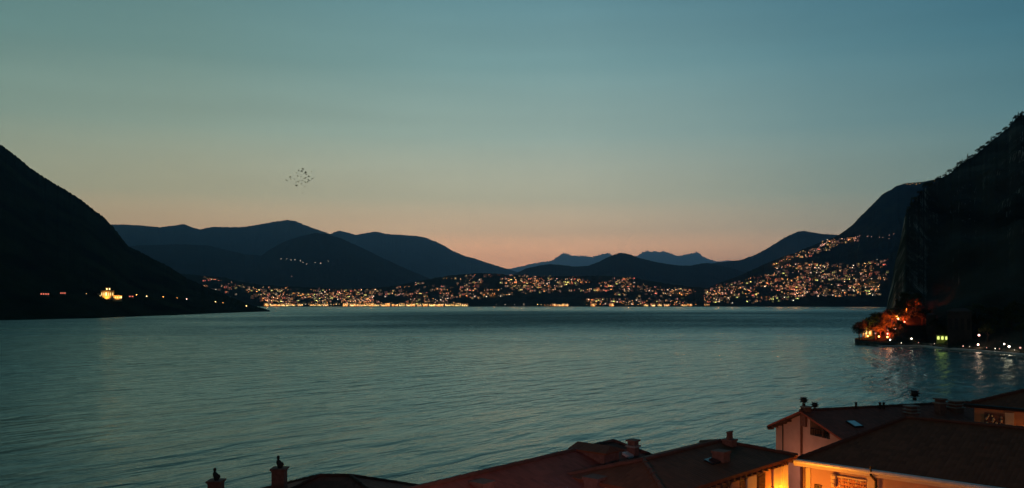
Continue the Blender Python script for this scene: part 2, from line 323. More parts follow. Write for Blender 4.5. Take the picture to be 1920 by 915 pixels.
chop = mul(dm.outputs[0], mr_(gx.outputs[1], 110, 480, 1.0, 2.6)); t.links.new(chop, bp.inputs['Distance']); bp.inputs['Strength'].default_value = 1
mrr = tn('ShaderNodeMapRange'); mrr.inputs[1].default_value = .35; mrr.inputs[2].default_value = .65; mrr.inputs[3].default_value = .0; mrr.inputs[4].default_value = .10
t.links.new(pt, mrr.inputs[0]); rf = add(add(mrr.outputs[0], mr_(gx.outputs[1], 100, 900, .18, .20)), mul(lane, mr_(gx.outputs[1], 0, 1, .36, .36))); t.links.new(rf, b.inputs['Roughness'])
t.links.new(bp.outputs[0], b.inputs['Normal'])
# silty green lake water: tinted mirror over a dim body colour, weighted by Fresnel
gl = tn('ShaderNodeBsdfGlossy', distribution='MULTI_GGX'); gl.inputs['Color'].default_value = (.53, .665, .63, 1); df = tn('ShaderNodeBsdfDiffuse'); df.inputs['Color'].default_value = (.013, .028, .022, 1)
fr = tn('ShaderNodeFresnel'); fr.inputs['IOR'].default_value = 1.38; mf = tn('ShaderNodeMapRange'); mf.inputs[1].default_value = 0; mf.inputs[2].default_value = .56; mf.inputs[3].default_value = .0; mf.inputs[4].default_value = 1
ms = tn('ShaderNodeMixShader'); t.links.new(fr.outputs[0], mf.inputs[0]); t.links.new(mf.outputs[0], ms.inputs[0]); t.links.new(df.outputs[0], ms.inputs[1]); t.links.new(gl.outputs[0], ms.inputs[2])
for n_ in (gl, df, fr): t.links.new(bp.outputs[0], n_.inputs['Normal'])
t.links.new(rf, gl.inputs['Roughness']); t.links.new(ms.outputs[0], t.nodes['Material Output'].inputs['Surface'])
g = MB(); g.face([(-30000, 20, 0), (30000, 20, 0), (30000, 30000, 0), (-30000, 30000, 0)], wm); tag(g.build('water'), 'grey green lake with small waves', kind='structure')
# haze
hm = bpy.data.materials.new('haze_air'); hm.use_nodes = True; ht = hm.node_tree; ht.nodes.clear()
pv = ht.nodes.new('ShaderNodeVolumePrincipled'); ho = ht.nodes.new('ShaderNodeOutputMaterial'); ht.links.new(pv.outputs[0], ho.inputs['Volume'])
pv.inputs['Color'].default_value = (.26, .55, 1.0, 1); pv.inputs['Density'].default_value = 3.5e-5; pv.inputs['Anisotropy'].default_value = .72
g = MB(); g.abox(-46000, 46000, -3500, 55000, -8, 2900, hm); hz = g.build('haze'); tag(hz, 'thin blue evening haze over the lake', kind='stuff')

# ------------------------------------------------------------------ foreground roofs
S = 1.8
def W3(x, y, drop): return Vector((x*S, y*S, CH-drop*S))
def plane_hit(px, py, p, n):
    d = ray(px, py); return EYE+d*((p-EYE).dot(n)/d.dot(n))
GZ = 1.0
def roof_face(mb, pts, m, th=.16):
    """one tiled slope with real thickness; UVs run along the eave (first edge) and up the slope"""
    pts = [Vector(p) for p in pts]; e = (pts[1]-pts[0]).normalized(); n = e.cross(pts[-1]-pts[0]).normalized()
    if n.z < 0: n = -n
    s = n.cross(e)
    if s.z < 0: s = -s
    uv = [((p-pts[0]).dot(e), (p-pts[0]).dot(s)) for p in pts]
    up = (pts[1]-pts[0]).cross(pts[2]-pts[1]).z > 0
    top = pts if up else pts[::-1]; mb.face(top, m, uv if up else uv[::-1])
    low = [p-Vector((0, 0, th)) for p in top]; mb.face(low[::-1], wood)
    for i in range(len(top)): j = (i+1) % len(top); mb.face([top[i], low[i], low[j], top[j]], m)
ridge_m = mat('ridge_tiles', (.09, .035, .022), .8, noise_s=3, col2=(.15, .06, .035))
def ridge_caps(mb, a, b, m, r=.11, step=.4):
    m = ridge_m
    a, b = Vector(a), Vector(b); n = max(1, int((b-a).length/step)); rnd = random.Random(n)
    for i in range(n):
        p = a.lerp(b, i/n); q = a.lerp(b, (i+1.12)/n) if i < n-1 else b; j = Vector((0, 0, rnd.uniform(-.012, .012)+.02))
        mb.tube(p+j, q+j, r*1.08, m, 7, r*.92)
def hip_house(label, O, u, v, L_, wf, wb, drop_e, h, hl, hr, tile, wallm, ov=.5, cat='house', name='house', group=None):
    """O eave corner (photo-scaled units), u along the front eave, v away from it. Returns root, roof object and the front slope plane"""
    u = Vector((*u, 0)).normalized(); v = Vector((*v, 0)).normalized(); o = W3(O[0], O[1], drop_e); L_ *= S; wf *= S; wb *= S; h *= S; hl *= S; hr *= S
    P = lambda a, b_, z=0: o+u*a+v*b_+Vector((0, 0, z))
    root = empty(name, (P(L_/2, (wf+wb)/2).x, P(L_/2, (wf+wb)/2).y, GZ), label, cat, group)
    off = -Vector(root.location)
    e = [P(0, 0), P(L_, 0), P(L_, wf+wb), P(0, wf+wb)]; r1 = P(hl, wf, h); r2 = P(L_-hr, wf, h)
    mb = MB(); T = lambda ps: [p+off for p in ps]
    roof_face(mb, T([e[0], e[1], r2, r1]), tile); roof_face(mb, T([e[2], e[3], r1, r2]), tile)
    if hr > 0: roof_face(mb, T([e[1], e[2], r2]), tile)
    if hl > 0: roof_face(mb, T([e[3], e[0], r1]), tile)
    ridge_caps(mb, r1+off, r2+off, tile)
    for a, b_ in ((e[0], r1), (e[1], r2), (e[2], r2), (e[3], r1)):
        if (hl > 0 and b_ is r1) or (hr > 0 and b_ is r2): ridge_caps(mb, a+off, b_+off, tile)
    roof = mb.build('roof', root)
    mb = MB(); q = [P(ov, ov, -.16), P(L_-ov, ov, -.16), P(L_-ov, wf+wb-ov, -.16), P(ov, wf+wb-ov, -.16)]
    for i in range(4):
        a, b_ = q[i], q[(i+1) % 4]; z = Vector((0, 0, GZ-a.z)); ps = [a+z+off, b_+z+off, b_+off, a+off]
        mb.face(ps, wallm)
    if hl == 0: mb.face([q[0]+off, P(ov, wf, h-.3)+off, q[3]+off], wallm)
    if hr == 0: mb.face([q[1]+off, q[2]+off, P(L_-ov, wf, h-.3)+off], wallm)
    mb.build('wall', root)
    return root, roof, off, P, (o, (e[1]-e[0]).cross(r1-e[0]).normalized())
def rafters(root, off, P, L_, a0, a1, step=.55, m=wood):
    mb = MB(); a = a0
    while a < a1:
        p = P(a, -.02, -.30)+off; ux = (P(1, 0)-P(0, 0)); vx = (P(0, 1)-P(0, 0)); mb.box(p, ux*.12, vx*.62, Vector((0, 0, .13)), m); a += step
    mb.build('rafters', root)
def chimney(parent, off, base, w, h, d=None, kind='cap', rz=0.0):
    """brick stack from below the tiles up, each a part of its house"""
    base = Vector(base)+off; d = d or w; mb = MB(); c, s_ = math.cos(rz), math.sin(rz)
    ux, vx = Vector((c, s_, 0)), Vector((-s_, c, 0))
    def bx(w_, d_, z0, z1, m): mb.box(base-ux*w_/2-vx*d_/2+Vector((0, 0, z0)), ux*w_, vx*d_, Vector((0, 0, z1-z0)), m)
    bx(w, d, -1.2, h, brick_m)
    if kind == 'cap': bx(w*1.3, d*1.3, h, h+.08*1.2, cap_m); bx(w*.9, d*.9, h+.1, h+.3, brick_m); bx(w*1.25, d*1.25, h+.3, h+.38, brick_m)
    elif kind == 'plain': bx(w*1.16, d*1.16, h-.02, h+.1, brick_m)
    elif kind == 'tier':
        z = h
        for k in range(2):
            bx(w*1.25, d*1.25, z, z+.07, cap_m); bx(w*.8, d*.8, z+.07, z+.25, brick_m); z += .25
        bx(w*1.2, d*1.2, z, z+.08, cap_m)
    elif kind == 'pots':
        bx(w*1.15, d*1.15, h, h+.08, brick_m)
        for k in (-.3, 0.02, .32): p = base+ux*w*k; mb.lathe(p.x, p.y, [(.09, base.z+h+.08), (.07, base.z+h+.4), (.1, base.z+h+.42), (.1, base.z+h+.48)], brick_m, 8)
    elif kind == 'cowls':
        bx(w*1.2, d*1.2, h, h+.08, cap_m)
    return mb.build('chimney', parent)
def cowl(parent, off, base, r, n=9):      # round spiked turbine cowl
    b0 = Vector(base)+off; mb = MB(); mb.lathe(b0.x, b0.y, [(r*.45, b0.z), (r*.4, b0.z+r*.7)], dark_metal, 8)
    mb.ball(b0+Vector((0, 0, r*1.5)), r*.82, dark_metal, 10, 6, (1, 1, .95))
    for k in range(n):
        a = 6.283*k/n
        for e_ in (-.5, 0.1, .7):
            d = Vector((math.cos(a)*math.cos(e_), math.sin(a)*math.cos(e_), math.sin(e_))); c0 = b0+Vector((0, 0, r*1.5)); mb.tube(c0+d*r*.6, c0+d*r*1.18, r*.16, dark_metal, 5, r*.05)
    return mb.build('cowl', parent)

# --- house with the pale gutter at the lower right
uD, vD = (.722, -.692), (.692, .722)
D, Droof, offD, PD, plD = hip_house('broad dark tiled house with pale gutter filling the lower right corner', (8.44, 24.0), uD, vD, 13.5, 3.36, 1.2, 4.75, 1.12, 2.07, 3.0, tile_dark, pink, ov=.55)
def tD(px): k = (px-CX)/F; return (24*k-8.44)/(.722+.692*k)*S      # metres along that eave
def wallpt(a, z): return PD(a, .55)+Vector((0, 0, z))
mb = MB(); n = 60; A_ = PD(-.25, -.13, -.02)+offD; B_ = PD(24, -.13, -.02)+offD
mb.tube(A_, B_, .125, pale_metal, 10); mb.box(PD(-.25, -.24, -.06)+offD, (B_-A_), (PD(0, .2)-PD(0, 0)), Vector((0, 0, .02)), pale_metal); mb.build('gutter', D)
mb = MB(); mb.box(PD(-.05, .02, -.31)+offD, PD(23, 0)-PD(0, 0), PD(0, .05)-PD(0, 0), Vector((0, 0, .14)), white_wood)
mb.build('fascia', D)
mb = MB(); mb.box(PD(.0, .08, -.30)+offD, PD(23, 0)-PD(0, 0), PD(0, .46)-PD(0, 0), Vector((0, 0, .03)), wood); mb.build('soffit', D)  # dark wood colour stands in for the shadow under the eave
def onwall(mb, a0, a1, z0, z1, proud, m):       # slab on the facade, z below the eave
    mb.box(PD(a0, .55-proud, z0)+offD, PD(a1, 0)-PD(a0, 0), PD(0, proud)-PD(0, 0), Vector((0, 0, z1-z0)), m)
mb = MB(); onwall(mb, tD(1503), tD(1513), -2.6, -.42, .12, cream); mb.build('pilaster', D)
mb = MB(); onwall(mb, tD(1619), tD(1634), -2.6, -.42, .10, cream); mb.build('pilaster', D)
for a, b_ in ((1519, 1533), (1655, 1690), (1722, 1760)):
    mb = MB(); onwall(mb, tD(a), tD(b_), -3.0, -1.25 if a < 1600 else -.95, .06, wood); fr = mb.build('window', D)
    mb = MB(); onwall(mb, tD(a)+.08, tD(b_)-.08, -2.9, -1.33 if a < 1600 else -1.03, .075, glass_d); mb.build('pane', fr)
mb = MB(); onwall(mb, tD(1563), tD(1617), -2.2, -.68, .05, ochre); onwall(mb, tD(1561), tD(1619), -.68, -.60, .14, cream)
rn = random.Random(4)
for i in range(11):
    for j in range(7):
        a = tD(1565)+(tD(1615)-tD(1565))*(i+.5)/11; z = -.75-.19*j; c0 = PD(a+rn.uniform(-.03, .03), .49, z)+offD; mb.ball(c0, rn.uniform(.045, .085), ochre if rn.random() < .6 else cream, 6, 4)
mb.build('carved_panel', D)
mb = MB(); onwall(mb, tD(1555), tD(1560), -1.2, -.55, .28, cream)
for k in range(3): mb.ball(PD(tD(1557.5), .38-.05*k, -.66-.2*k)+offD, .17-.03*k, cream, 8, 5)
mb.build('corbel', D)
mb = MB(); a = tD(1636.5); mb.tube(PD(a, -.28, -.0)+offD, PD(a, -.3, .33)+offD, .045, dark_metal); mb.tube(PD(a, -.28, -.14)+offD, PD(a, .38, -.55)+offD, .06, dark_metal); mb.tube(PD(a, .40, -.5)+offD, PD(a, .40, -9)+offD, .06, dark_metal); mb.build('downpipe', D)
mb = MB(); mb.tube(PD(.35, .38, -.3)+offD, PD(.35, .38, -9)+offD, .07, copper); mb.build('downpipe', D)
# pale verge line on the back ridge
# --- courtyard wing left of it
uC, vC = (-.698, -.716), (-.716, .698)
Cc = (8.34, 23.5)
C_, Croof, offC, PC, plC = hip_house('low hipped wing with the brightly lit orange courtyard wall', Cc, uC, vC, 5.6+1.2, 1.6, 1.6, 4.53, .43, 1.6, 1.35, tile_dark, ochre, ov=.42)
rafters(C_, offC, PC, 0, .5, 11.5)
def tC(px): k = (px-CX)/F; return (8.34-23.5*k)/(.698-.716*k)*S
def onC(mb, a0, a1, z0, z1, proud, m):
    mb.box(PC(a0, .42-proud, z0)+offC, PC(a1, 0)-PC(a0, 0), PC(0, proud)-PC(0, 0), Vector((0, 0, z1-z0)), m)
for a0, a1, m in ((1489, 1481, cream), (1478, 1462, cream), (1430, 1413, cream), (1398, 1384, ochre)):
    mb = MB(); onC(mb, tC(a0), tC(a1), -3.4, -.45, .10, m); mb.build('shutter', C_)
for a0, a1 in ((1448, 1434), (1411, 1400), (1380, 1366), (1352, 1336)):
    mb = MB(); onC(mb, tC(a0), tC(a1), -3.4, -.5, .05, wood); fr = mb.build('window', C_)
    mb = MB(); onC(mb, tC(a0)+.06, tC(a1)-.06, -3.3, -.6, .065, glass_d); mb.build('pane', fr)
p = plane_hit(1352, 862, *plC); chimney(C_, offC, p, .62, .35, kind='plain', rz=.8)
pr = PC(1.6*S, 1.6*S, .43*S)
b_ = PC(2.7, 1.3*S, .35*S); chimney(C_, offC, plane_hit(1368, 834, *plC), .55, .22, kind='pots', rz=.8)
mb = MB(); p = plane_hit(1345, 870, *plC)+offC; ux = PC(1, 0)-PC(0, 0); mb.box(p-ux*.3-Vector((0, 0, .05)), ux*.7, (PC(0, 1)-PC(0, 0))*.5+Vector((0, 0, .13)), Vector((0, 0, .14)), glass_d); mb.build('skylight', C_)
# --- long roof in the middle foreground
nB = Vector((.76, -.65, 0)).normalized(); uB2 = (-.65, -.76); rB = (3.03, 24.0)
wfB = 6.0; hB = wfB*.325
OB = (rB[0]+nB.x*wfB+.65*2.0, rB[1]+nB.y*wfB+.76*2.0)
B, Broof, offB, PB, plB = hip_house('long reddish tiled roof with dormer and chimneys, bottom centre', OB, uB2, (-.76, .65), 16, wfB, 2.2, 4.19+hB, hB, 2.0, 3.0, tile_red, ochre, ov=.5)
# dormer block
def atB(px, py, lift=0): return plane_hit(px, py, *plB)+Vector((0, 0, lift))
p = atB(1150, 868); ux = Vector((-.65, -.76, 0)).normalized(); vx = Vector((-.76, .65, 0)).normalized()
mb = MB(); q = p-Vector((0, 0, 1.0))+offB; mb.box(q-ux*.55, ux*1.35, vx*2.0, Vector((0, 0, 1.62)), brick_m)
top = q+Vector((0, 0, 1.62)); a1, b1, c1, d1 = top-ux*.7-vx*.2, top+ux*.95-vx*.2, top+ux*.95+vx*2.1, top-ux*.7+vx*2.1; ra, rb = top+ux*.12+vx*.1+Vector((0, 0, .24)), top+ux*.12+vx*2.1+Vector((0, 0, .24))
roof_face(mb, [a1, b1, ra], tile_dark, .08); roof_face(mb, [b1, c1, rb, ra], tile_dark, .08); roof_face(mb, [d1, a1, ra, rb], tile_dark, .08)
mb.build('dormer', B)
chimney(B, offB, atB(1187, 853), .46, .42, kind='cap', rz=.86)
chimney(B, offB, atB(1187, 899), .5, .28, kind='plain', rz=.86)
chimney(B, offB, atB(1262, 918), .5, .2, kind='plain', rz=.86)
chimney(B, offB, atB(1116, 918), .75, .5, kind='plain', rz=.86)
chimney(B, offB, atB(905, 913), .7, .15, kind='plain', rz=.86)
mb = MB(); p = atB(1190, 857)+offB; mb.box(p, ux*.55, vx*.4+Vector((0, 0, .15)), Vector((0, 0, .12)), pale_metal); mb.build('skylight', B)
# --- small roof at bottom left of it with two tall chimneys
A0, Aroof, offA, PA, plA = hip_house('small dark hipped roof with two tall chimneys, bottom left', (-6.45-5.5, 27-5.5), (1, 0), (0, 1), 12.0, 5.5, 5.5, 5.87+5.5*.4, 5.5*.4, 5.5, 5.5, tile_red, ochre, ov=.5)
def finial_chimney(px, ytop, side):
    d = 26*S; x = (px-CX)/F*d; zt = CH+(HY-ytop)/F*d; base = Vector((x, d, 0)); mb = MB(); w = .72
    b0 = Vector((x, d, zt))+offA
    mb.box(b0+Vector((-w/2, -w/2, -4.4)), (w, 0, 0), (0, w, 0), (0, 0, 4.3), brick_m); ch = mb.build('chimney', A0)
    mb = MB(); mb.box(b0+Vector((-w*.62, -w*.62, -.1)), (w*1.24, 0, 0), (0, w*1.24, 0), (0, 0, .10), brick_m); mb.box(b0+Vector((-w*.53, -w*.53, -.19)), (w*1.06, 0, 0), (0, w*1.06, 0), (0, 0, .09), brick_m); mb.build('cap', ch)
    mb = MB(); z = b0.z; lean = lambda q: (.03-.10*min(1, max(0, (q-z-.15)/.3)), 0)
    mb.lathe(b0.x, b0.y, [(.13, z), (.15, z+.08), (.17, z+.16), (.17, z+.28), (.13, z+.40), (.07, z+.47), (.06, z+.50), (.085, z+.55), (.095, z+.61), (.08, z+.67), (.04, z+.71)], black_iron, 12, lean)
    mb.ball(b0+Vector((.12, 0, .2)), .13, black_iron, 8, 6, (1.1, .9, 1.1)); mb.tube(b0+Vector((.0, 0, .4)), b0+Vector((.2, 0, .2)), .05, black_iron)
    mb.build('finial', ch, smooth=True)
finial_chimney(405, 900, 1); finial_chimney(524, 877, 1)
# --- pink gabled house with the open balcony
rE = Vector((.95, .31, 0)).normalized(); gE = Vector((.31, -.95, 0)).normalized(); pk = W3(12.18, 34, 4.65)
EH = empty('house', (pk.x+rE.x*7, pk.y+rE.y*7, GZ), 'pink gabled house with open attic balcony behind the courtyard roofs', 'house'); offE = -Vector(EH.location)
PE = lambda a, s_, z=0: pk+rE*a+gE*s_+Vector((0, 0, z))
sn, sf = .31, .42; wn_, wf_ = 3.3*S, 2.25*S; LE = 9.2*S
mb = MB(); roof_face(mb, [PE(0, wn_, -wn_*sn)+offE, PE(LE, wn_, -wn_*sn)+offE, PE(LE, 0)+offE, PE(0, 0)+offE], tile_red)
roof_face(mb, [PE(LE, -wf_, -wf_*sf)+offE, PE(0, -wf_, -wf_*sf)+offE, PE(0, 0)+offE, PE(LE, 0)+offE], tile_red)
ridge_caps(mb, PE(0, 0)+offE, PE(LE, 0)+offE, tile_red); mb.build('roof', EH)
plE = (PE(0, 0), (rE).cross(PE(0, wn_, -wn_*sn)-PE(0, 0)).normalized())
mb = MB(); iw = .45; zt = -.2
s0, s1 = -wf_+.5, wn_-.5
# gable wall with the balcony hole left open
def gz(s_): return (-s_*sn if s_ > 0 else s_*sf)-.2
def gpx(px):        # distance s on the gable plane at a given photo column
    k = (px-CX)/F; p0 = PE(iw, 0); return (k*p0.y-p0.x)/(gE.x-k*gE.y)
h0, h1 = gpx(1519), gpx(1556); zb = -1.75; zh0 = gz(h0)-.25; zh1 = gz(h1)-.05
def G(s_, z, a=iw): return PE(a, s_, z)+offE
zg = GZ-pk.z
mb.face([G(s0, zg), G(0, zg), G(0, gz(0)), G(s0, gz(s0))], pink); mb.face([G(0, zg), G(h0, zg), G(h0, gz(h0)), G(0, gz(0))], pink)
mb.face([G(h0, zg), G(h1, zg), G(h1, zb), G(h0, zb)], pink); mb.face([G(h1, zg), G(s1, zg), G(s1, gz(s1)), G(h1, gz(h1))], pink)
for a_, b2 in ((G(h0, zb), G(h1, zb)), (G(h1, zb), G(h1, gz(h1))), (G(h0, gz(h0)), G(h0, zb))):      # reveals of the opening
    mb.face([a_, b2, b2+rE*1.6, a_+rE*1.6], pink)
mb.face([G(h0-.3, zb-.1, iw+1.6), G(h1+.3, zb-.1, iw+1.6), G(h1+.3, gz(h1)-.05, iw+1.6), G(h0-.3, gz(h0)-.05, iw+1.6)], ochre)
mb.face([G(s0, zg), G(s0, gz(s0)), G(s0, gz(s0), LE-.4), G(s0, zg, LE-.4)], pink); mb.face([G(s1, zg, LE-.4), G(s1, gz(s1), LE-.4), G(s1, gz(s1)), G(s1, zg)], pink)
mb.build('wall', EH)
mb = MB(); mb.face([G(h0-.1, zb, iw+1.5), G(h0+.8, zb, iw+1.5), G(h0+.8, gz(h0)-.4, iw+1.5), G(h0-.1, gz(h0)-.3, iw+1.5)], glass_d)
for k in range(9): s_ = h0+(h1-h0)*k/8; mb.tube(G(s_, zb, iw+.06), G(s_, zb+.5, iw+.06), .02, dark_metal, 5)
mb.tube(G(h0, zb+.5, iw+.06), G(h1, zb+.5, iw+.06), .035, dark_metal, 6); s_ = h0+(h1-h0)*.62; mb.tube(G(s_, zb, iw+.1), G(s_, gz(s_), iw+.1), .07, wood, 6); mb.tube(G(h1-.12, zb, iw+.1), G(h1-.12, gz(h1), iw+.1), .07, wood, 6); mb.build('balcony', EH)
mb = MB()
for k in range(5): s_ = s0-.35+k*.55; z = gz(s_)-.02; mb.box(G(s_, z-.16, iw-.55), gE*.12, rE*.55, Vector((0, 0, .14)), wood)
mb.box(PE(.0, -wf_-.1, -wf_*sf-.22)+offE, rE*LE, gE*.14, Vector((0, 0, .16)), dark_metal); mb.build('rafters', EH)
s_ = gpx(1504); mb = MB(); mb.tube(G(s_, gz(s_)+.02, iw-.09), G(s_, zg, iw-.09), .09, copper, 8); mb.build('downpipe', EH)
s_ = gpx(1469); mb = MB(); mb.tube(G(s_, gz(s_)-.1, iw-.07), G(s_, zg, iw-.07), .05, dark_metal, 8); mb.build('downpipe', EH)
atE = lambda px, py: plane_hit(px, py, *plE)
c0 = PE(.55, .0, 0); ch = chimney(EH, offE, c0, .55, .25, kind='cowls', rz=.3)
cowl(EH, offE, PE(.45, -.12, .33), .3); cowl(EH, offE, PE(1.0, .45, .05), .27)
mb = MB(); p = atE(1602, 796)+offE; sl = (PE(0, 1, -sn)-PE(0, 0)).normalized(); nn = sl.cross(rE); nn = nn if nn.z > 0 else -nn
mb.box(p-rE*.4-sl*.5, rE*.8, sl*1.0, nn*.10, dark_metal); mb.box(p-rE*.33-sl*.43+nn*.1, rE*.66, sl*.86, nn*.012, mat('skylight_glass', (.5, .55, .56), .12, metal=.6)); mb.build('skylight', EH)
for px in (1605, 1650, 1657): p = atE(px, 766)+offE; mb = MB(); mb.tube(p-Vector((0, 0, .2)), p+Vector((0, 0, .42)), .09, dark_metal); mb.ball(p+Vector((0, 0, .44)), .13, dark_metal, 8, 4, (1, 1, .6)); mb.build('vent_pipe', EH)
chimney(EH, offE, atE(1709, 777), .72, .12, kind='tier', rz=.3); cowl(EH, offE, atE(1715, 768)+Vector((0, 0, .72)), .36)
chimney(EH, offE, atE(1763, 774), .6, .75, kind='cap', rz=.3); chimney(EH, offE, atE(1791, 770), .85, .25, kind='tier', rz=.3)
# --- house at the far right
uF, vF = (.65, -.76), (.76, .65)
Fh, Froof, offF, PF, plF = hip_house('dark roofed house with orange lit wall at the right edge', (14.9, 26.4), uF, vF, 9, 3.0, 3.0, 3.4, 1.08, 3.0, 3.0, tile_dark, ochre, ov=.35)
for a, m in ((2.0, cream), (3.2, cream), (4.6, cream)):
    mb = MB(); mb.box(PF(a, .27, -2.4)+offF, PF(.45, 0)-PF(0, 0), PF(0, .08)-PF(0, 0), Vector((0, 0, 2.1)), m); mb.build('pilaster', Fh)
mb = MB(); rn = random.Random(8)
mb.box(PF(.9, .31, -1.25)+offF, PF(1.0, 0)-PF(0, 0), PF(0, .04)-PF(0, 0), Vector((0, 0, .85)), brick_m)
for i in range(22): mb.ball(PF(.95+rn.random()*.9, .3, -1.2+rn.random()*.7)+offF, .05+rn.random()*.04, cream, 6, 4)
mb.build('carved_panel', Fh)
mb = MB(); mb.tube(PF(-.05, -.08, -.03)+offF, PF(12, -.08, -.03)+offF, .10, dark_metal); mb.build('gutter', Fh)

# ------------------------------------------------------------------ lanterns of the near houses
lamp_glass = mat('lamp_glass_warm', (.8, .6, .3), .4, emit=(1, .5, .14), es=25)
def lantern(loc, wall_dir, e, col, label, r=.12):
    root = empty('wall_lantern', loc, label, 'lamp'); d = Vector((*wall_dir, 0)).normalized()
    mb = MB(); mb.tube((0, 0, .28), d*.45+Vector((0, 0, .28)), .02, dark_metal, 6); mb.lathe(0, 0, [(.13, .2), (.02, .32)], dark_metal, 8); mb.build('bracket', root)
    mb = MB(); mb.lathe(0, 0, [(.05, -.12), (.1, .0), (.1, .2)], lamp_glass, 8); mb.build('lamp_glass', root)
    ld = bpy.data.lights.new('lantern_light', 'POINT'); ld.energy = e; ld.color = col; ld.shadow_soft_size = r; lo = bpy.data.objects.new('lantern_light', ld); COL.objects.link(lo); lo.parent = root; lo.location = (0, 0, -.22)
    return root
p = PC(1.5, -.35, -2.1); lantern(p, (-.7, .7), 620, (1, .30, .015), 'lantern in the corner of the orange courtyard, just out of view')
p = PC(6.5, -.3, -3.0); lantern(p, (-.7, .7), 130, (1, .2, .02), 'lantern further along the orange courtyard wall, just out of view')
p = PD(5.0, -.35, -3.0); lantern(p, (.7, .7), 90, (1, .24, .03), 'lantern under the carved panel of the gutter house, just out of view')
p = PD(10.5, -.3, -1.9); lantern(p, (.7, .7), 130, (1, .28, .03), 'lantern under the right end of the pale gutter, just out of view')
p = PF(3.4, -.55, -1.9); lantern(p, (.76, .65), 26, (1, .22, .06), 'lantern on the wall of the right edge house, behind the dark roof')
p = PE(iw-3.2, gpx(1512), -4.6); lantern(p, (.95, .31), 260, (1, .40, .26), 'lantern in the alley below the pink gable')
# street lamp in the lane near the camera, below the frame
def near_lamp(loc, h, e, col, label):
    root = empty('street_lamp', loc, label, 'street lamp'); mb = MB(); mb.lathe(0, 0, [(.12, 0), (.07, .5), (.05, h)], dark_metal, 8); mb.build('pole', root)
    mb = MB(); mb.ball((0, 0, h+.15), .16, lamp_glass, 8, 6); mb.build('lamp_globe', root)
    ld = bpy.data.lights.new('street_light', 'POINT'); ld.energy = e; ld.color = col; ld.shadow_soft_size = .2; lo = bpy.data.objects.new('street_light', ld); COL.objects.link(lo); lo.parent = root; lo.location = (0, 0, h+.5)
near_lamp((1.5, 22, 8), CH-8-.262*22, 1250, (1, .50, .50), 'street lamp in the lane before the long red roof')

def spot(parent, loc, tgt, e, col, ang=95, r=.3, name='flood_light'):
    ld = bpy.data.lights.new(name, 'SPOT'); ld.energy = e; ld.color = col; ld.spot_size = R(ang); ld.spot_blend = .6; ld.shadow_soft_size = r
    lo = bpy.data.objects.new(name, ld); COL.objects.link(lo); lo.parent = parent; lo.location = loc; lo.rotation_euler = (Vector(tgt)-Vector(loc)).to_track_quat('-Z', 'Y').to_euler(); return lo
# ------------------------------------------------------------------ far town
def house_mesh(i, seed, big=False):
    r = random.Random(seed); mb = MB(); w, d, h = (r.uniform(9, 15), r.uniform(8, 11), r.uniform(5.5, 9)) if not big else (r.uniform(18, 30), 12, r.uniform(10, 15))
    mb.abox(-w/2, w/2, -d/2, d/2, -4, h, town_wall); z = h; o = .6; rh = d*.22
    a, b_, c, e = (-w/2-o, -d/2-o, z), (w/2+o, -d/2-o, z), (w/2+o, d/2+o, z), (-w/2-o, d/2+o, z); r1, r2 = (-w/2+d/3, 0, z+rh), (w/2-d/3, 0, z+rh)
    mb.face([a, b_, r2, r1], town_roof); mb.face([c, e, r1, r2], town_roof); mb.face([b_, c, r2], town_roof); mb.face([e, a, r1], town_roof); mb.face([e, c, b_, a], town_roof)
    cols = ['warm', 'warm', 'white', 'orange', 'gold', 'pink', 'red', 'green']
    if not big:
        n = r.choice((1, 1, 2, 2, 3)); col = r.choice(cols); mb.w = w; mb.lit = col
        for k in range(n):
            x = r.uniform(-w/2+1.4, w/2-1.4); zz = r.choice([1.2, 3.9][:1+(h > 5.8)]); ww = r.uniform(.6, 1.3); g_ = GL[col, r.choice(('dim', 'mid', 'mid', 'bright'))]
            mb.abox(x-ww/2, x+ww/2, -d/2-.12, -d/2+.1, zz, zz+1.7, g_)
    else:
        nx = int(w/2.4); nf = int(h/3.2); base = r.choice(('gold', 'warm', 'orange', 'gold'))
        for q in range(nx):
            x = -w/2+1.2+q*(w-2.4)/max(1, nx-1)
            mb.abox(x-.8, x+.8, -d/2-.12, -d/2+.1, .3, 3.0, GL[base, r.choice(('dim', 'dim', 'mid'))])
            for f in range(1, nf):
                if r.random() < .7: mb.abox(x-.6, x+.6, -d/2-.12, -d/2+.1, .6+f*3.1, 2.6+f*3.1, GL[r.choice(('warm', 'orange', 'gold', 'orange')), r.choice(('dim', 'dim', 'mid'))])
    return mb
def lamp_mesh(col, lv, rad=.64, h=7):
    mb = MB(); mb.lathe(0, 0, [(.12, -1), (.08, h)], dark_metal, 5); mb.ball((0, 0, h+rad*.7), rad, GL[col, lv], 8, 5); return mb
HM = [house_mesh(i, 100+i) for i in range(26)]; HMm = [m.mesh('town_house') for m in HM]
for a_, b_ in zip(HM, HMm): b_['w'] = a_.w; b_['lit'] = a_.lit
BM = [house_mesh(i, 300+i, True) for i in range(10)]; BMm = [m.mesh('waterfront_building') for m in BM]
LKs = []
for col, wgt in (('white', 2.5), ('warm', 7), ('orange', 9), ('red', 4), ('pink', 4.5), ('green', .6), ('gold', 1.5)):
    for lv, w2 in (('dim', 3.2), ('mid', 3), ('bright', 1.1)): LKs.append((wgt*w2, col, lv))
LMB = {(c, l): lamp_mesh(c, l) for _, c, l in LKs}; LMM = {k: m.mesh('street_lamp') for k, m in LMB.items()}
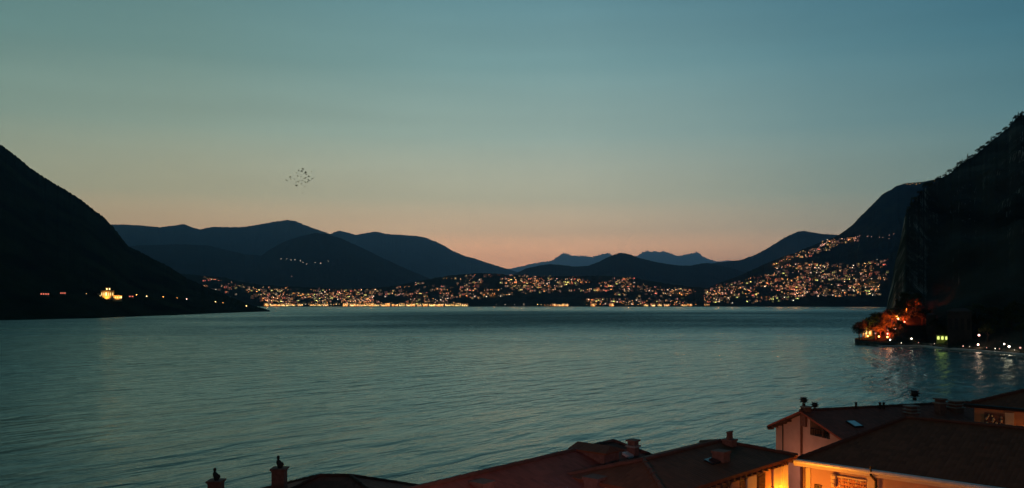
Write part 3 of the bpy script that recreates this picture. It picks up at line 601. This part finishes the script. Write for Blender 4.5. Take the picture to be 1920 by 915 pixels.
def add_to(big, mb, loc, rz, sc=1):
    c, s_ = math.cos(rz)*sc, math.sin(rz)*sc; n0 = len(big.v)
    big.v += [(x*c-y*s_+loc[0], x*s_+y*c+loc[1], z*sc+loc[2]) for x, y, z in mb.v]; big.f += [tuple(i+n0 for i in f) for f in mb.f]
    mp_ = [big.mi(m) for m in mb.mats]; big.m += [mp_[i] for i in mb.m]; big.uv += mb.uv
rt = random.Random(5)
def town_glow(o):       # the light this lamp throws on the houses and trees round it
    ld = bpy.data.lights.new('lamp_light', 'POINT'); ld.energy = 20000; ld.color = (1, .34, .10); ld.shadow_soft_size = 1.5; lo = bpy.data.objects.new('lamp_light', ld); COL.objects.link(lo); lo.parent = o; lo.location = (0, -2, 14)
def dens(px, py, s_): return noise.fractal(Vector((px*.02, py*.07, s_)), 1, 2, 3)
def tri(r): return r.random()
spots = []      # (px,py,hill,zone)
def area(n, x0, x1, top, bot, hk, zone, thr=-.15, s_=0, bias=1.0, rowy=None):
    k = 0; tries = 0
    while k < n and tries < n*60:
        tries += 1; px = rt.uniform(x0, x1); a, b_ = interp(top, px), interp(bot, px); py = a+(b_-a)*rt.random()**bias
        if rt.random() < .35: py = round(py/7)*7+rt.uniform(-1, 1)+(px-x0)*.0
        if py < a or py > b_: continue
        if dens(px, py, s_) < thr: continue
        p = place(px, py, hk)
        if p is None: continue
        spots.append((px, py, p, zone)); k += 1
Zs = {'west': 'left part of the far town, above the bright waterfront', 'mid': 'middle of the far town, on the low hill', 'east': 'steep hillside at the right of the lake',
      'high': 'high road near the top of the right hillside', 'summit': 'ridge just below the right summit', 'village': 'dark mountain left of centre', 'point': 'dark slope behind the left point', 'quay': 'far waterfront'}
area(860, 490, 900, [(490, 538), (640, 545), (740, 540), (800, 528), (880, 517), (900, 517)], [(490, 572), (900, 571)], 'city', 'west', s_=1, bias=.8)
area(313, 500, 700, [(500, 550), (700, 556)], [(500, 572), (700, 571)], 'city', 'west', thr=-.3, s_=3)
area(156, 380, 500, [(380, 520), (430, 530), (500, 548)], [(380, 541), (500, 566)], 'city', 'point', thr=-.1, s_=2)
area(598, 900, 1190, [(900, 517), (960, 518), (1190, 523)], [(900, 560), (1000, 552), (1190, 547)], 'city', 'mid', s_=4)
area(181, 1150, 1330, [(1150, 530), (1330, 546)], [(1150, 556), (1330, 560)], 'city', 'mid', s_=5)
area(181, 1100, 1330, [(1100, 562), (1330, 561)], [(1100, 572), (1330, 572)], 'city', 'mid', thr=-.4, s_=6)
area(494, 1320, 1510, [(1320, 543), (1380, 530), (1440, 514), (1510, 520)], [(1320, 570), (1420, 570), (1510, 562)], 'right', 'east', thr=-.42, s_=7)
area(417, 1450, 1665, [(1450, 500), (1530, 492), (1600, 498), (1665, 487)], [(1450, 530), (1665, 530)], 'right', 'east', thr=-.42, s_=8)
area(313, 1480, 1650, [(1480, 535), (1650, 532)], [(1480, 558), (1650, 556)], 'right', 'east', thr=-.42, s_=9)
area(129, 1450, 1570, [(1450, 492), (1500, 475), (1570, 449)], [(1450, 500), (1500, 488), (1570, 466)], 'right', 'east', thr=-.42, s_=10)
area(76, 1540, 1610, [(1540, 452), (1610, 445)], [(1540, 464), (1610, 453)], 'right', 'east', thr=-.6, s_=11)
def row(pts, hk, zone, col=None, lv=None):
    for x, y in pts:
        p = place(x, y, hk)
        if p: spots.append((x, y, p, zone+('|%s|%s' % (col, lv) if col else '')))
row([(1627, 446), (1634, 447), (1649, 448), (1655, 448), (1668, 444), (1676, 442), (1612, 445), (1604, 447), (1600, 449), (1667, 450)], 'right', 'high', 'pink', 'mid')
row([(1701, 348), (1706, 349), (1718, 348), (1724, 347), (1752, 342), (1711, 347)], 'right', 'summit', 'warm', 'mid')
row([(527, 488), (538, 488), (546, 490), (553, 490), (568, 495), (575, 498), (591, 495), (601, 497), (616, 493), (563, 492)], 'near_left', 'village', 'white', 'mid')
row([(547, 521), (616, 493), (601, 496)], 'near_left', 'village', 'pink', 'mid')
row([(1513, 505), (1549, 522), (1552, 518), (1546, 525), (1543, 462), (1546, 459), (1539, 461)], 'right', 'east', 'pink', 'bright')
nh = nl = 0; HBIG, LBIG = MB(), MB()
def band(py, z): return 'close to the water' if py > 562 else 'half way up' if py > (545 if z in ('west', 'mid', 'point') else 525) else 'high up' if py > 495 or z != 'east' else 'near the top'
ZN = {'west': 'left part of the far town', 'mid': 'middle of the far town hill', 'east': 'steep right hillside', 'high': 'high road on the right hillside', 'summit': 'ridge below the right summit', 'village': 'dark mountain left of centre', 'point': 'slope behind the left point'}
CN = dict(white='white', warm='amber', orange='orange', red='red', pink='pink', green='green', gold='golden'); LN = dict(dim='faint', mid='clear', bright='bright')
rt.shuffle(spots)
for i, (px, py, p, z) in enumerate(spots):
    zone, *cl = z.split('|'); gname = Zs[zone]
    if cl or rt.random() < .74:
        if cl: key = tuple(cl)
        else:
            tot = sum(w for w, _, _ in LKs); q = rt.random()*tot
            for w, c_, l_ in LKs:
                q -= w
                if q <= 0: break
            key = (c_, l_)
        if zone in ('high', 'summit', 'village') or nl < 165:
            o = link('street_lamp', LMM[key], None, p); nl += 1
            d = p.y/3700; o.scale = (d, d, d)
            tag(o, 'tiny %s %s street lamp, %s, %s' % (LN[key[1]], CN[key[0]], ZN[zone], band(py, zone)), 'street lamp', 'street lamps, '+gname)
            if zone in ('west', 'mid', 'east') and nl % 4 == 0: town_glow(o)
        else: add_to(LBIG, LMB[key], p, 0)
    else:
        j = rt.randrange(len(HM)); rz = math.atan2(-p.x, p.y)*-1+rt.uniform(-.5, .5); rz = rt.uniform(-.5, .5)-math.atan2(p.x, p.y)
        if nh < 300:
            o = link('town_house', HMm[j], None, p); o.rotation_euler.z = rz; nh += 1
            tag(o, 'tiny %s house with %s windows, %s, %s' % ('wide' if HMm[j]['w'] > 12 else 'narrow', CN[HMm[j]['lit']], ZN[zone], band(py, zone)), 'house', 'town houses, '+gname)
        else: add_to(HBIG, HM[j], p, rz)
# bright waterfront
def front(x0, x1, step, hk='city', z=2.0, frac=1.0, cols=(('gold', 'mid'), ('gold', 'mid'), ('warm', 'mid'), ('white', 'mid'), ('orange', 'mid'), ('gold', 'bright'), ('orange', 'bright'))):
    global nl
    x = x0
    while x < x1:
        if rt.random() < frac:
            d = 3452; p = Vector(((x-CX)/F*d, d, z)); key = rt.choice(cols)
            if nl < 300:
                o = link('street_lamp', LMM[key], None, p); s_ = rt.uniform(.8, 1.25); o.scale = (s_, s_, s_*rt.uniform(.7, 1.1)); nl += 1
                tag(o, 'bright lamp on the far waterfront promenade, %s' % ('left of centre' if x < 900 else 'right of centre'), 'street lamp', 'promenade lamps, '+('left' if x < 900 else 'right'))
            else: add_to(LBIG, LMB[key], p, 0)
        x += step*rt.uniform(.6, 1.4)
front(498, 876, 4.6); front(1008, 1072, 6); front(1100, 1330, 8, frac=.8, cols=(('orange', 'mid'), ('red', 'mid'), ('warm', 'mid'), ('white', 'mid'), ('orange', 'bright'))); front(930, 1000, 14, cols=(('white', 'dim'), ('white', 'mid')))
x = 500; rb_ = random.Random(3)
while x < 1330:
    if x < 873 or 1028 < x < 1072 or 1205 < x < 1245 or (x > 1100 and rb_.random() < .25):
        if rb_.random() < .9:
            d = 3472; j = rb_.randrange(10); o = link('waterfront_building', BMm[j], None, ((x-CX)/F*d, d, 2.2)); o.rotation_euler.z = rb_.uniform(-.05, .05); o.scale.z = rb_.uniform(.7, 1.05)
            tag(o, 'lit building on the far waterfront, %s' % ('left of centre' if x < 900 else 'right of centre'), 'building', 'waterfront buildings, '+('left' if x < 900 else 'right'))
    x += rb_.uniform(8, 14)
if HBIG.v: tag(HBIG.build('town_houses'), 'remaining tiny lit houses spread over the far town', 'houses', kind='stuff')
if LBIG.v: tag(LBIG.build('street_lamps'), 'remaining tiny street lamps spread over the far town', 'street lamps', kind='stuff')
# shore lights on the left point
def lamp_at(px, py, hk, key, rad, label, h=5, group=None):
    p = place(px, py, hk)
    if p is None: return
    mb = lamp_mesh(*key, rad=rad, h=0); s_ = (p-EYE).length
    root = empty('street_lamp', p, label, 'street lamp', group); m1 = MB(); m1.lathe(0, 0, [(.1, -h), (.06, 0)], dark_metal, 6); m1.build('pole', root, (0, 0, 0)); m2 = MB(); m2.ball((0, 0, rad*.8), rad, GL[key], 10, 6); m2.build('lamp_globe', root)
    return root
sl_ = [(162, 551, 'warm', 'mid', .4, 'small amber shore lamp just left of the floodlit villa'), (228, 559, 'white', 'mid', .45, 'white shore lamp at the right foot of the floodlit villa'), (256, 553, 'orange', 'bright', .6, 'shore lamp, the first warm one right of the villa'),
       (275, 556, 'warm', 'bright', .7, 'bright shore lamp, second right of the villa'), (306, 557, 'orange', 'bright', .55, 'shore lamp, third right of the villa'), (332, 559, 'orange', 'mid', .5, 'small shore lamp, fourth right of the villa'),
       (350, 561, 'pink', 'bright', .65, 'shore lamp, fifth right of the villa'), (404, 566, 'warm', 'bright', .7, 'shore lamp below the middle of the left point'), (418, 568, 'orange', 'mid', .6, 'small shore lamp right beside the one on the left point'),
       (462, 574, 'warm', 'bright', .85, 'bright shore lamp near the tip of the left point')]
for x, y, c, l, r_, lb in sl_: lamp_at(x, y, 'left', (c, l), r_, lb, group='shore lamps on the left point')
for x, y in ((461, 582), (488, 586)): pass
# dim red lit houses and villa on the left shore
def small_house(px, py, hk, wpx, hpx, lit, label, nwin=3, wm_=town_wall, cat='house', name='house', glowh=.4):
    p = place(px, py, hk); d = p.y; w, h = wpx/F*d, hpx/F*d
    root = empty(name, p, label, cat, rz=-math.atan2(p.x, p.y)); mb = MB(); mb.abox(-w/2, w/2, -w*.3, w*.3, -3, h, wm_); mb.build('wall', root)
    mb = MB(); o = w*.05; z = h; dd = w*.3; a, b_, c, e = (-w/2-o, -dd-o, z), (w/2+o, -dd-o, z), (w/2+o, dd+o, z), (-w/2-o, dd+o, z); r1, r2 = (-w/4, 0, z+w*.16), (w/4, 0, z+w*.16)
    for f in ([a, b_, r2, r1], [c, e, r1, r2], [b_, c, r2], [e, a, r1], [e, c, b_, a]): mb.face(f, town_roof)
    mb.build('roof', root)
    for k in range(nwin):
        x = -w/2+w*(k+.5)/nwin; mb = MB(); ww = w/nwin*.28; mb.abox(x-ww, x+ww, -dd-.1, -dd+.05, h*.35, h*(.35+glowh), lit if lit else glass_d); mb.build('window', root)
    return root
small_house(84, 554, 'left', 15, 5, GL['red', 'dim'], 'low house with dim red lit front, furthest left on the dark shore', 4)
small_house(118, 552, 'left', 10, 4.5, GL['red', 'dim'], 'smaller dim red lit house on the left shore', 3)
small_house(246, 558, 'left', 9, 4, GL['red', 'dim'], 'dim red fronted house right of the floodlit villa', 2)
# floodlit villa
p = place(200, 560, 'left'); d = p.y; q = d/F; V_ = empty('villa', p, 'golden floodlit villa with a tower on the dark left shore', 'villa', rz=-math.atan2(p.x, p.y))
gold_w = mat('golden_stone', (.6, .45, .25), .9, noise_s=.3, col2=(.7, .55, .32))
for x0, x1, z0, z1, dp in ((-22, -6, 0, 9, 5), (-10, 12, 2, 15, 7), (-2, 7, 15, 21, 5), (10, 26, -1, 6, 4), (-26, -20, -2, 4, 4)):
    mb = MB(); mb.abox(x0*q, x1*q, -dp*q/2, dp*q/2, (z0-4)*q, z1*q, gold_w)
    mb.build('wall', V_)
    mb = MB(); zz = z1*q; a, b_, c, e = [(u_, v_, zz) for u_, v_ in ((x0*q-.4, -dp*q/2-.4), (x1*q+.4, -dp*q/2-.4), (x1*q+.4, dp*q/2+.4), (x0*q-.4, dp*q/2+.4))]; ap = ((x0+x1)/2*q, 0, zz+2.0*q)
    for f in ([a, b_, ap], [b_, c, ap], [c, e, ap], [e, a, ap], [e, c, b_, a]): mb.face(f, town_roof)
    mb.build('roof', V_)
    n = max(2, int((x1-x0)/3.2))
    for k in range(n):
        x = (x0+(x1-x0)*(k+.5)/n)*q; mb = MB(); mb.abox(x-.6, x+.6, -dp*q/2-.12, -dp*q/2+.02, (z0+(z1-z0)*.3)*q, (z0+(z1-z0)*.72)*q, GL['gold', random.Random(k+x0).choice(('mid', 'dim', 'dim'))]); mb.build('window', V_)
for x in (-16, 0, 18):
    spot(V_, (x*q, -12*q, 1.5*q), (x*q, 0, 7*q), 11000, (1, .42, .08), 90, 1)

# ------------------------------------------------------------------ trees
def crown_mesh(seed, h, w, n=900, leafs=.45, conifer=False):
    r = random.Random(seed); mb = MB(); cl = []
    for k in range(26 if not conifer else 30):
        if conifer: z = h*(.15+.85*k/30); rr = w*(1-k/31)*.9; a = r.uniform(0, 6.28); cl.append((Vector((math.cos(a)*rr*.55, math.sin(a)*rr*.55, z)), max(.25, rr*.55)))
        else:
            a, e_ = r.uniform(0, 6.28), r.uniform(-.3, 1.3); q = r.uniform(.35, 1); cl.append((Vector((math.cos(a)*math.cos(e_)*w*q, math.sin(a)*math.cos(e_)*w*q, h*.62+math.sin(e_)*h*.36*q)), r.uniform(.16, .34)*w))
    for k in range(n):
        c, rad = r.choice(cl); p = c+Vector((r.gauss(0, 1), r.gauss(0, 1), r.gauss(0, .8)))*rad*.55
        u = Vector((r.gauss(0, 1), r.gauss(0, 1), r.gauss(0, 1))).normalized(); v = u.orthogonal().normalized(); s_ = leafs*r.uniform(.5, 1.3)
        mb.face([p-u*s_, p+v*s_*.5, p+u*s_, p-v*s_*.5], leaf)
    return mb.mesh('crown')
def trunk_mesh(seed, h, w, conifer=False):
    r = random.Random(seed); mb = MB(); mb.tube((0, 0, -1), (0, 0, h*.75), w*.09, bark, 7, w*.03)
    for k in range(6):
        a = r.uniform(0, 6.28); z = h*r.uniform(.3, .6); mb.tube((0, 0, z), (math.cos(a)*w*.55, math.sin(a)*w*.55, z+h*.2), w*.035, bark, 5, w*.012)
    return mb.mesh('trunk')
TM = [(crown_mesh(s, 10, 4.2), trunk_mesh(s, 10, 4.2)) for s in (1, 2, 3, 4)]; PM = [(crown_mesh(s, 12, 2.6, 700, .4, True), trunk_mesh(s, 12, 2.6)) for s in (7, 8)]
def tree(p, sc, mi, label, group, rz=0, pine=False):
    root = empty('pine_tree' if pine else 'tree', p, label, 'tree', group, rz); root.scale = (sc, sc, sc); c, t_ = (PM if pine else TM)[mi]
    link('trunk', t_, root); link('crown', c, root); return root
# point trees: dark ones at the tip, floodlit ones behind
rp = random.Random(21)
pts = [(1606, 634, .85), (1614, 626, 1.0), (1603, 622, .6), (1622, 636, .7), (1630, 600, .9), (1640, 592, .9), (1650, 590, .8), (1618, 606, .8)]
for i, (x, y, s_) in enumerate([(1611, 637, 1.05), (1618, 636, 1.15), (1627, 634, 1.15), (1636, 630, 1.2), (1644, 622, 1.2), (1609, 638, .8)]):
    p = place(max(x, 1611), min(y, 639), 'cliff') or Vector(((x-CX)/F*505, 505, 1.5)); tree(p-Vector((0, 0, .3)), s_*1.05, i % 4, ['dark tree leaning out at the very tip of the right point', 'second dark tree from the tip of the right point', 'dark tree left of the tiny yellow lodge', 'dark tree right behind the tiny yellow lodge', 'dark tree between the yellow lodge and the red lit trees', 'smallest dark tree at the water at the tip'][i], 'dark trees at the tip of the right point', i*1.3)
RT = [(1642, 636, 1.05), (1651, 634, .9), (1660, 632, 1.0), (1668, 636, .75), (1672, 618, 1.1), (1681, 612, 1.15), (1690, 600, 1.1), (1696, 592, 1.15), (1703, 584, 1.0), (1712, 578, .9), (1686, 626, .8), (1720, 572, .8), (1676, 634, .7), (1664, 610, 1.0), (1658, 622, .9), (1694, 612, .9), (1700, 600, .8), (1708, 592, .9), (1688, 590, .9), (1716, 583, .8), (1698, 574, .9)]
for i, (x, y, s_) in enumerate(RT):
    p = place(x, y, 'cliff')
    if p: tree(p-Vector((0, 0, .3)), s_, (i*3) % 4, ['lowest left red lit tree by the water', 'second red lit tree from the left by the water', 'third red lit tree from the left by the water', 'small red lit tree above the white quay lamp', 'red lit tree left of the pale lamp on the slope', 'red lit tree just below the pale lamp on the slope', 'red lit tree right beside the pale lamp on the slope', 'red lit tree just above the pale lamp on the slope', 'red lit tree near the top of the slope', 'highest but one red lit tree on the slope', 'small red lit tree at the lower right of the slope', 'topmost dim red lit tree on the slope', 'red lit tree behind the white quay lamp', 'red lit tree half way up the left edge of the lit slope', 'red lit tree low on the left edge of the lit slope', 'red lit tree right of the pale lamp, lower one', 'red lit tree right of the pale lamp, middle one', 'red lit tree right of the pale lamp, upper one', 'red lit tree up the left edge of the lit slope', 'dim red lit tree at the upper right of the lit slope', 'dim red lit tree at the top left of the lit slope'][i], 'floodlit trees on the right point', i*2.1)
def flood(px, py, e, col, label, r_=.5, up=2.0, back=3.0, glow=None, aim=-.5):
    p = place(px, py, 'cliff'); root = empty('floodlight', p, label, 'lamp'); dd = -p.normalized(); pos = Vector((dd.x*back, dd.y*back, up))
    mb = MB(); mb.tube((0, 0, -.5), pos-Vector((0, 0, .3)), .08, dark_metal, 6); mb.build('pole', root); mb = MB(); mb.ball(pos, .45, glow or GL['orange', 'bright'], 8, 5); mb.build('lamp_globe', root)
    spot(root, pos+Vector((dd.x*2.0, dd.y*2.0, 1)), pos+Vector((-dd.x*4+aim, -dd.y*4, 2.2)), e*5.0, col, 78)
OR = (1, .075, .012)
flood(1648, 637, 5000, OR, 'orange floodlight at the foot of the lowest red trees'); flood(1664, 638, 8000, OR, 'orange floodlight right of the lowest red trees')
flood(1677, 622, 9000, OR, 'orange floodlight half way up the red lit trees'); flood(1684, 604, 15000, (1, .22, .05), 'pale orange floodlight among the upper red trees', glow=GL['warm', 'bright']); flood(1700, 590, 7000, OR, 'highest orange floodlight on the red lit slope', aim=.3)
flood(1696, 610, 5500, OR, 'orange floodlight at the lower right of the red lit slope', aim=.3, glow=GL['red', 'mid']); flood(1712, 582, 3000, OR, 'orange floodlight at the upper right of the red lit slope', aim=.0, glow=GL['red', 'mid'])
flood(1627, 636, 4500, (1, .5, .08), 'yellow floodlight by the little gate lodge')
# bright little lodge on the point
yel = mat('lodge_plaster', (.7, .55, .25), .9, noise_s=1, col2=(.8, .62, .3)); yel.node_tree.nodes['Principled BSDF'].inputs['Roughness'].default_value = .9
small_house(1628, 631, 'cliff', 12, 12, GL['gold', 'dim'], 'tiny yellow lit lodge among dark trees at the right point tip', 2, yel, glowh=.5)
def clampd(px, py, up, key, rad, label): return lamp_at(px, py, 'cliff', key, rad, label, h=5)
for x, y, key, r_, lb in ((1621, 622, ('white', 'bright'), .35, 'white lamp left of the yellow lodge'), (1683, 599, ('pink', 'bright'), .6, 'pale lamp in the middle of the red lit trees'), (1680, 618, ('pink', 'bright'), .5, 'pale lamp below the red lit slope'),
                       (1665, 620, ('pink', 'mid'), .7, 'pink lamp between the lower red trees'), (1665, 627, ('pink', 'mid'), .6, 'lower pink lamp between the red trees'), (1633, 625, ('pink', 'mid'), .4, 'small pink lamp under the yellow lodge'), (1642, 626, ('pink', 'mid'), .4, 'small pink lamp right of the yellow lodge'),
                       (1669, 638, ('white', 'bright'), .33, 'white quay lamp below the red trees'), (1709, 636, ('white', 'bright'), .36, 'white quay lamp right of the red trees')):
    clampd(x, y, 2, key, r_, lb)
# shore houses on the right
h1 = small_house(1746, 622, 'cliff', 17, 32, None, 'narrow unlit tower house against the cliff', 2, mat('grey_plaster', (.035, .035, .03), .9, noise_s=.5, col2=(.05, .05, .045)), name='tower_house')
small_house(1799, 636, 'cliff', 40, 52, None, 'tall unlit house against the cliff right of the boathouse', 4, bpy.data.materials['grey_plaster'])
bh = small_house(1767, 641, 'cliff', 20, 13, GL['green', 'dim'], 'small boathouse with yellow green lit front', 3, mat('boathouse_wall', (.4, .4, .2), .9), cat='boathouse', name='boathouse', glowh=.45)
ld = bpy.data.lights.new('boathouse_light', 'POINT'); ld.energy = 60; ld.color = (.8, 1, .15); lo = bpy.data.objects.new('boathouse_light', ld); COL.objects.link(lo); lo.parent = bh; lo.location = (0, -5, 2.5)
# quay wall and boats
mb = MB(); q0 = None
qp = [(1655, 651), (1690, 650.5), (1735, 649.5), (1780, 655), (1830, 659), (1880, 663), (1925, 667), (1990, 673)]
qw = [Vector(((x-CX)/F*sh(y), sh(y), 0)) for x, y in qp]
for a, b_ in zip(qw, qw[1:]):
    dd = (b_-a); nn_ = Vector((-dd.y, dd.x, 0)).normalized()
    if nn_.y < 0: nn_ = -nn_
    mb.box(a-Vector((0, 0, 1.5)), dd, nn_*3.5, Vector((0, 0, 2.15)), stone_m)
tag(mb.build('quay'), 'low pale stone quay along the right shore', 'quay')
def boat_root(label):
    root = empty('rowing_boat', (0, 0, 0), label, 'boat', 'boats moored along the right shore'); mb = MB(); secs = []
    for k in range(9):
        t_ = k/8; x = -2.6+5.2*t_; w = .95*math.sin(math.pi*min(1, .22+.78*(1-t_)**.8 if t_ > .5 else .5))**.8 if t_ < .98 else .04; w = .95*(1-max(0, (t_-.45)/.55)**2.2) if t_ > .45 else .8+.15*t_/.45
        w = max(w, .03); sh_ = .5+.25*t_**3; secs.append([Vector((x, -w, sh_)), Vector((x, -w*.75, .05)), Vector((x, 0, -.15)), Vector((x, w*.75, .05)), Vector((x, w, sh_))])
    for a, b_ in zip(secs, secs[1:]):
        for j in range(4): mb.face([a[j], b_[j], b_[j+1], a[j+1]], hullw); mb.face([a[j+1]*.97, b_[j+1]*.97, b_[j]*.97, a[j]*.97], hullw)
    mb.face(secs[0], hullw); mb.build('hull', root)
    mb = MB()
    mb.abox(-2.55, -1.9, -.75, .75, .36, .42, wood); mb.abox(1.2, 2.3, -.3, .3, .52, .58, wood); mb.build('deck', root)
    mb = MB(); mb.abox(-.9, -.6, -.85, .85, .34, .4, wood); mb.build('seat', root); mb = MB(); mb.abox(.4, .7, -.8, .8, .34, .4, wood); mb.build('seat', root)
    return root
bl = [(1700, 653, 1.3), (1718, 652, 1.1), (1726, 651, 1.0), (1770, 657, 1.0), (1788, 659, .9), (1810, 661, 1.0), (1820, 661.5, .9), (1846, 663.5, 1.0), (1857, 664, 1.0), (1866, 665, .9), (1878, 667, 1.0), (1902, 669, 1.2), (1912, 670, 1.1), (1919, 671, 1)]
labs = ['white boat below the red lit trees, leftmost at the quay', 'white boat second from the left at the quay', 'white boat just left of the boathouse', 'white boat in front of the boathouse', 'white boat right of the boathouse', 'white boat left of the first quay lamp', 'white boat beside the first quay lamp', 'white boat right of the first quay lamp', 'white boat, middle one between the two quay lamps', 'white boat, nearer the second quay lamp', 'white boat left beside the second quay lamp', 'larger white boat right of the second quay lamp', 'white boat near the right edge of the picture', 'white boat cut by the right edge of the picture']
b0 = boat_root(labs[0])
for i, (x, y, s_) in enumerate(bl):
    o = b0 if i == 0 else copy_tree(b0); d = sh(y+1.5); o.location = ((x-CX)/F*d, d, .05); o.rotation_euler.z = random.Random(i).uniform(-.5, .5)+(.0 if i % 2 else 3.14); o.scale = (s_, s_, s_); o['label'] = labs[i]
# the quay lamps whose light lies on the water
def quay_lamp(px, py_base, hgt, key, rad, e, label, zoff=0):
    d = sh(py_base)+2; p = Vector(((px-CX)/F*d, d, .6)); root = empty('street_lamp', p, label, 'street lamp'); mb = MB(); mb.lathe(0, 0, [(.12, 0), (.06, hgt)], dark_metal, 6); mb.build('pole', root)
    mb = MB(); mb.ball((0, 0, hgt+rad*.7), rad, GL[key], 10, 6); mb.build('lamp_globe', root)
    ld = bpy.data.lights.new('quay_light', 'POINT'); ld.energy = e; ld.color = (1, .62, .4); ld.shadow_soft_size = rad; lo = bpy.data.objects.new('quay_light', ld); COL.objects.link(lo); lo.parent = root; lo.location = (0, -.9, hgt+rad)
quay_lamp(1834, 657, 1.9, ('pink', 'bright'), .42, 90, 'low quay lamp under the taller one, left of the two groups'); quay_lamp(1835.5, 656.5, 6.6, ('pink', 'bright'), .42, 90, 'taller quay lamp, left of the two groups')
quay_lamp(1892, 662, 2.1, ('white', 'bright'), .45, 90, 'brightest quay lamp near the right edge'); quay_lamp(1883, 661, 3.2, ('white', 'bright'), .3, 40, 'small quay lamp just left of the brightest one')
quay_lamp(1913, 664, 2.0, ('pink', 'dim'), .4, 20, 'dim quay lamp closest to the right edge')
for i, (x, y) in enumerate([(1690, 649.5), (1722, 649), (1752, 651), (1806, 656), (1818, 657), (1850, 659.5), (1866, 661), (1874, 661.5), (1902, 664)]):
    quay_lamp(x, y, 1.1, (('white', 'pink')[i % 2], 'dim' if i % 3 else 'mid'), .17, 12, 'added low light for the boats, number %s from the left along the pale quay' % ('one', 'two', 'three', 'four', 'five', 'six', 'seven', 'eight', 'nine')[i])  # extra low lights, added to brighten the moored boats and quay
# trees along the crest of the cliff and the shore below it
rc = random.Random(77)
for i in range(64):
    x = 1700+(i+rc.uniform(-.4, .4))*3.5; prof = None
    y = 600
    # first row that meets the hill
    lo_, hi_ = 150, 620
    for _ in range(18):
        m_ = (lo_+hi_)/2
        if place(x, m_, 'cliff'): hi_ = m_
        else: lo_ = m_
    p = place(x, hi_+1.2, 'cliff')
    if p: tree(p-Vector((0, 0, 1.2)), rc.uniform(.25, .62), rc.randrange(4) if i % 3 else i % 2, 'small dark %s tree on the %s part of the right mountain skyline' % ('pointed' if i % 3 == 0 else 'round', 'lower' if x < 1765 else 'middle' if x < 1850 else 'upper'), 'trees on the crest of the right mountain', rc.uniform(0, 6), pine=(i % 3 == 0))
for i in range(26):
    x = 1730+i*8+rc.uniform(-3, 3); p = place(x, rc.uniform(600, 642), 'cliff')
    if p: tree(p-Vector((0, 0, .4)), rc.uniform(.6, 1.1), rc.randrange(4), 'black tree at the foot of the right cliff, %s' % ('left of the boathouse' if x < 1757 else 'near the tall unlit house' if x < 1822 else 'behind the quay lamps' if x < 1895 else 'at the right picture edge'), 'trees at the foot of the right cliff', rc.uniform(0, 6))
# ------------------------------------------------------------------ flock of birds
def bird_root():
    mb = MB(); mb.ball((0, 0, 0), .10, birdm, 8, 6, (1, 2.4, 1)); mb.ball((0, .26, .03), .06, birdm, 6, 4); mb.face([(-.05, -.2, 0), (.05, -.2, 0), (.1, -.42, .01), (-.1, -.42, .01)], birdm)
    for s_ in (-1, 1):
        a = [Vector((s_*.06, .12, .03)), Vector((s_*.06, -.12, .03)), Vector((s_*.3, -.1, .16)), Vector((s_*.3, .12, .17)), Vector((s_*.62, -.08, .08)), Vector((s_*.6, .0, .09))]
        for f in ([a[0], a[1], a[2], a[3]], [a[3], a[2], a[4], a[5]]): mb.face(f, birdm); mb.face([v_+Vector((0, 0, -.02)) for v_ in f[::-1]], birdm)
    return mb.mesh('bird')
bm_ = bird_root(); rbd = random.Random(6)
bp_ = [(568, 317, 1.2), (566, 321, .9), (573, 324, 1.1), (574, 327, .8), (560, 320, .6), (558, 330, .6), (572, 334, .7), (579, 331, .8), (579, 338, .9), (586, 335, .6), (573, 342, 1.0), (577, 341, .6), (559, 341, 1.1), (556, 348, 1.0), (544, 332, .7), (537, 338, .6), (545, 336, .5), (567, 339, .5), (565, 345, .5), (571, 350, .6), (567, 362, .5), (552, 336, .5), (584, 322, .4), (588, 316, .4), (556, 324, .5), (564, 331, .45)]
for i, (x, y, s_) in enumerate(bp_):
    d = 190+rbd.uniform(-25, 25); o = link('bird', bm_, None, EYE+ray(x, y)*d); o.rotation_euler = (rbd.uniform(-.5, .5), rbd.uniform(-.6, .6), rbd.uniform(0, 6.28)); o.scale = (s_,)*3
    tag(o, '%s dark bird in the %s %s part of the flock' % ('larger' if s_ > .85 else 'small' if s_ > .55 else 'tiny', 'upper' if y < 330 else 'lower', 'left' if x < 562 else 'right'), 'bird', 'flock of birds over the left mountains')
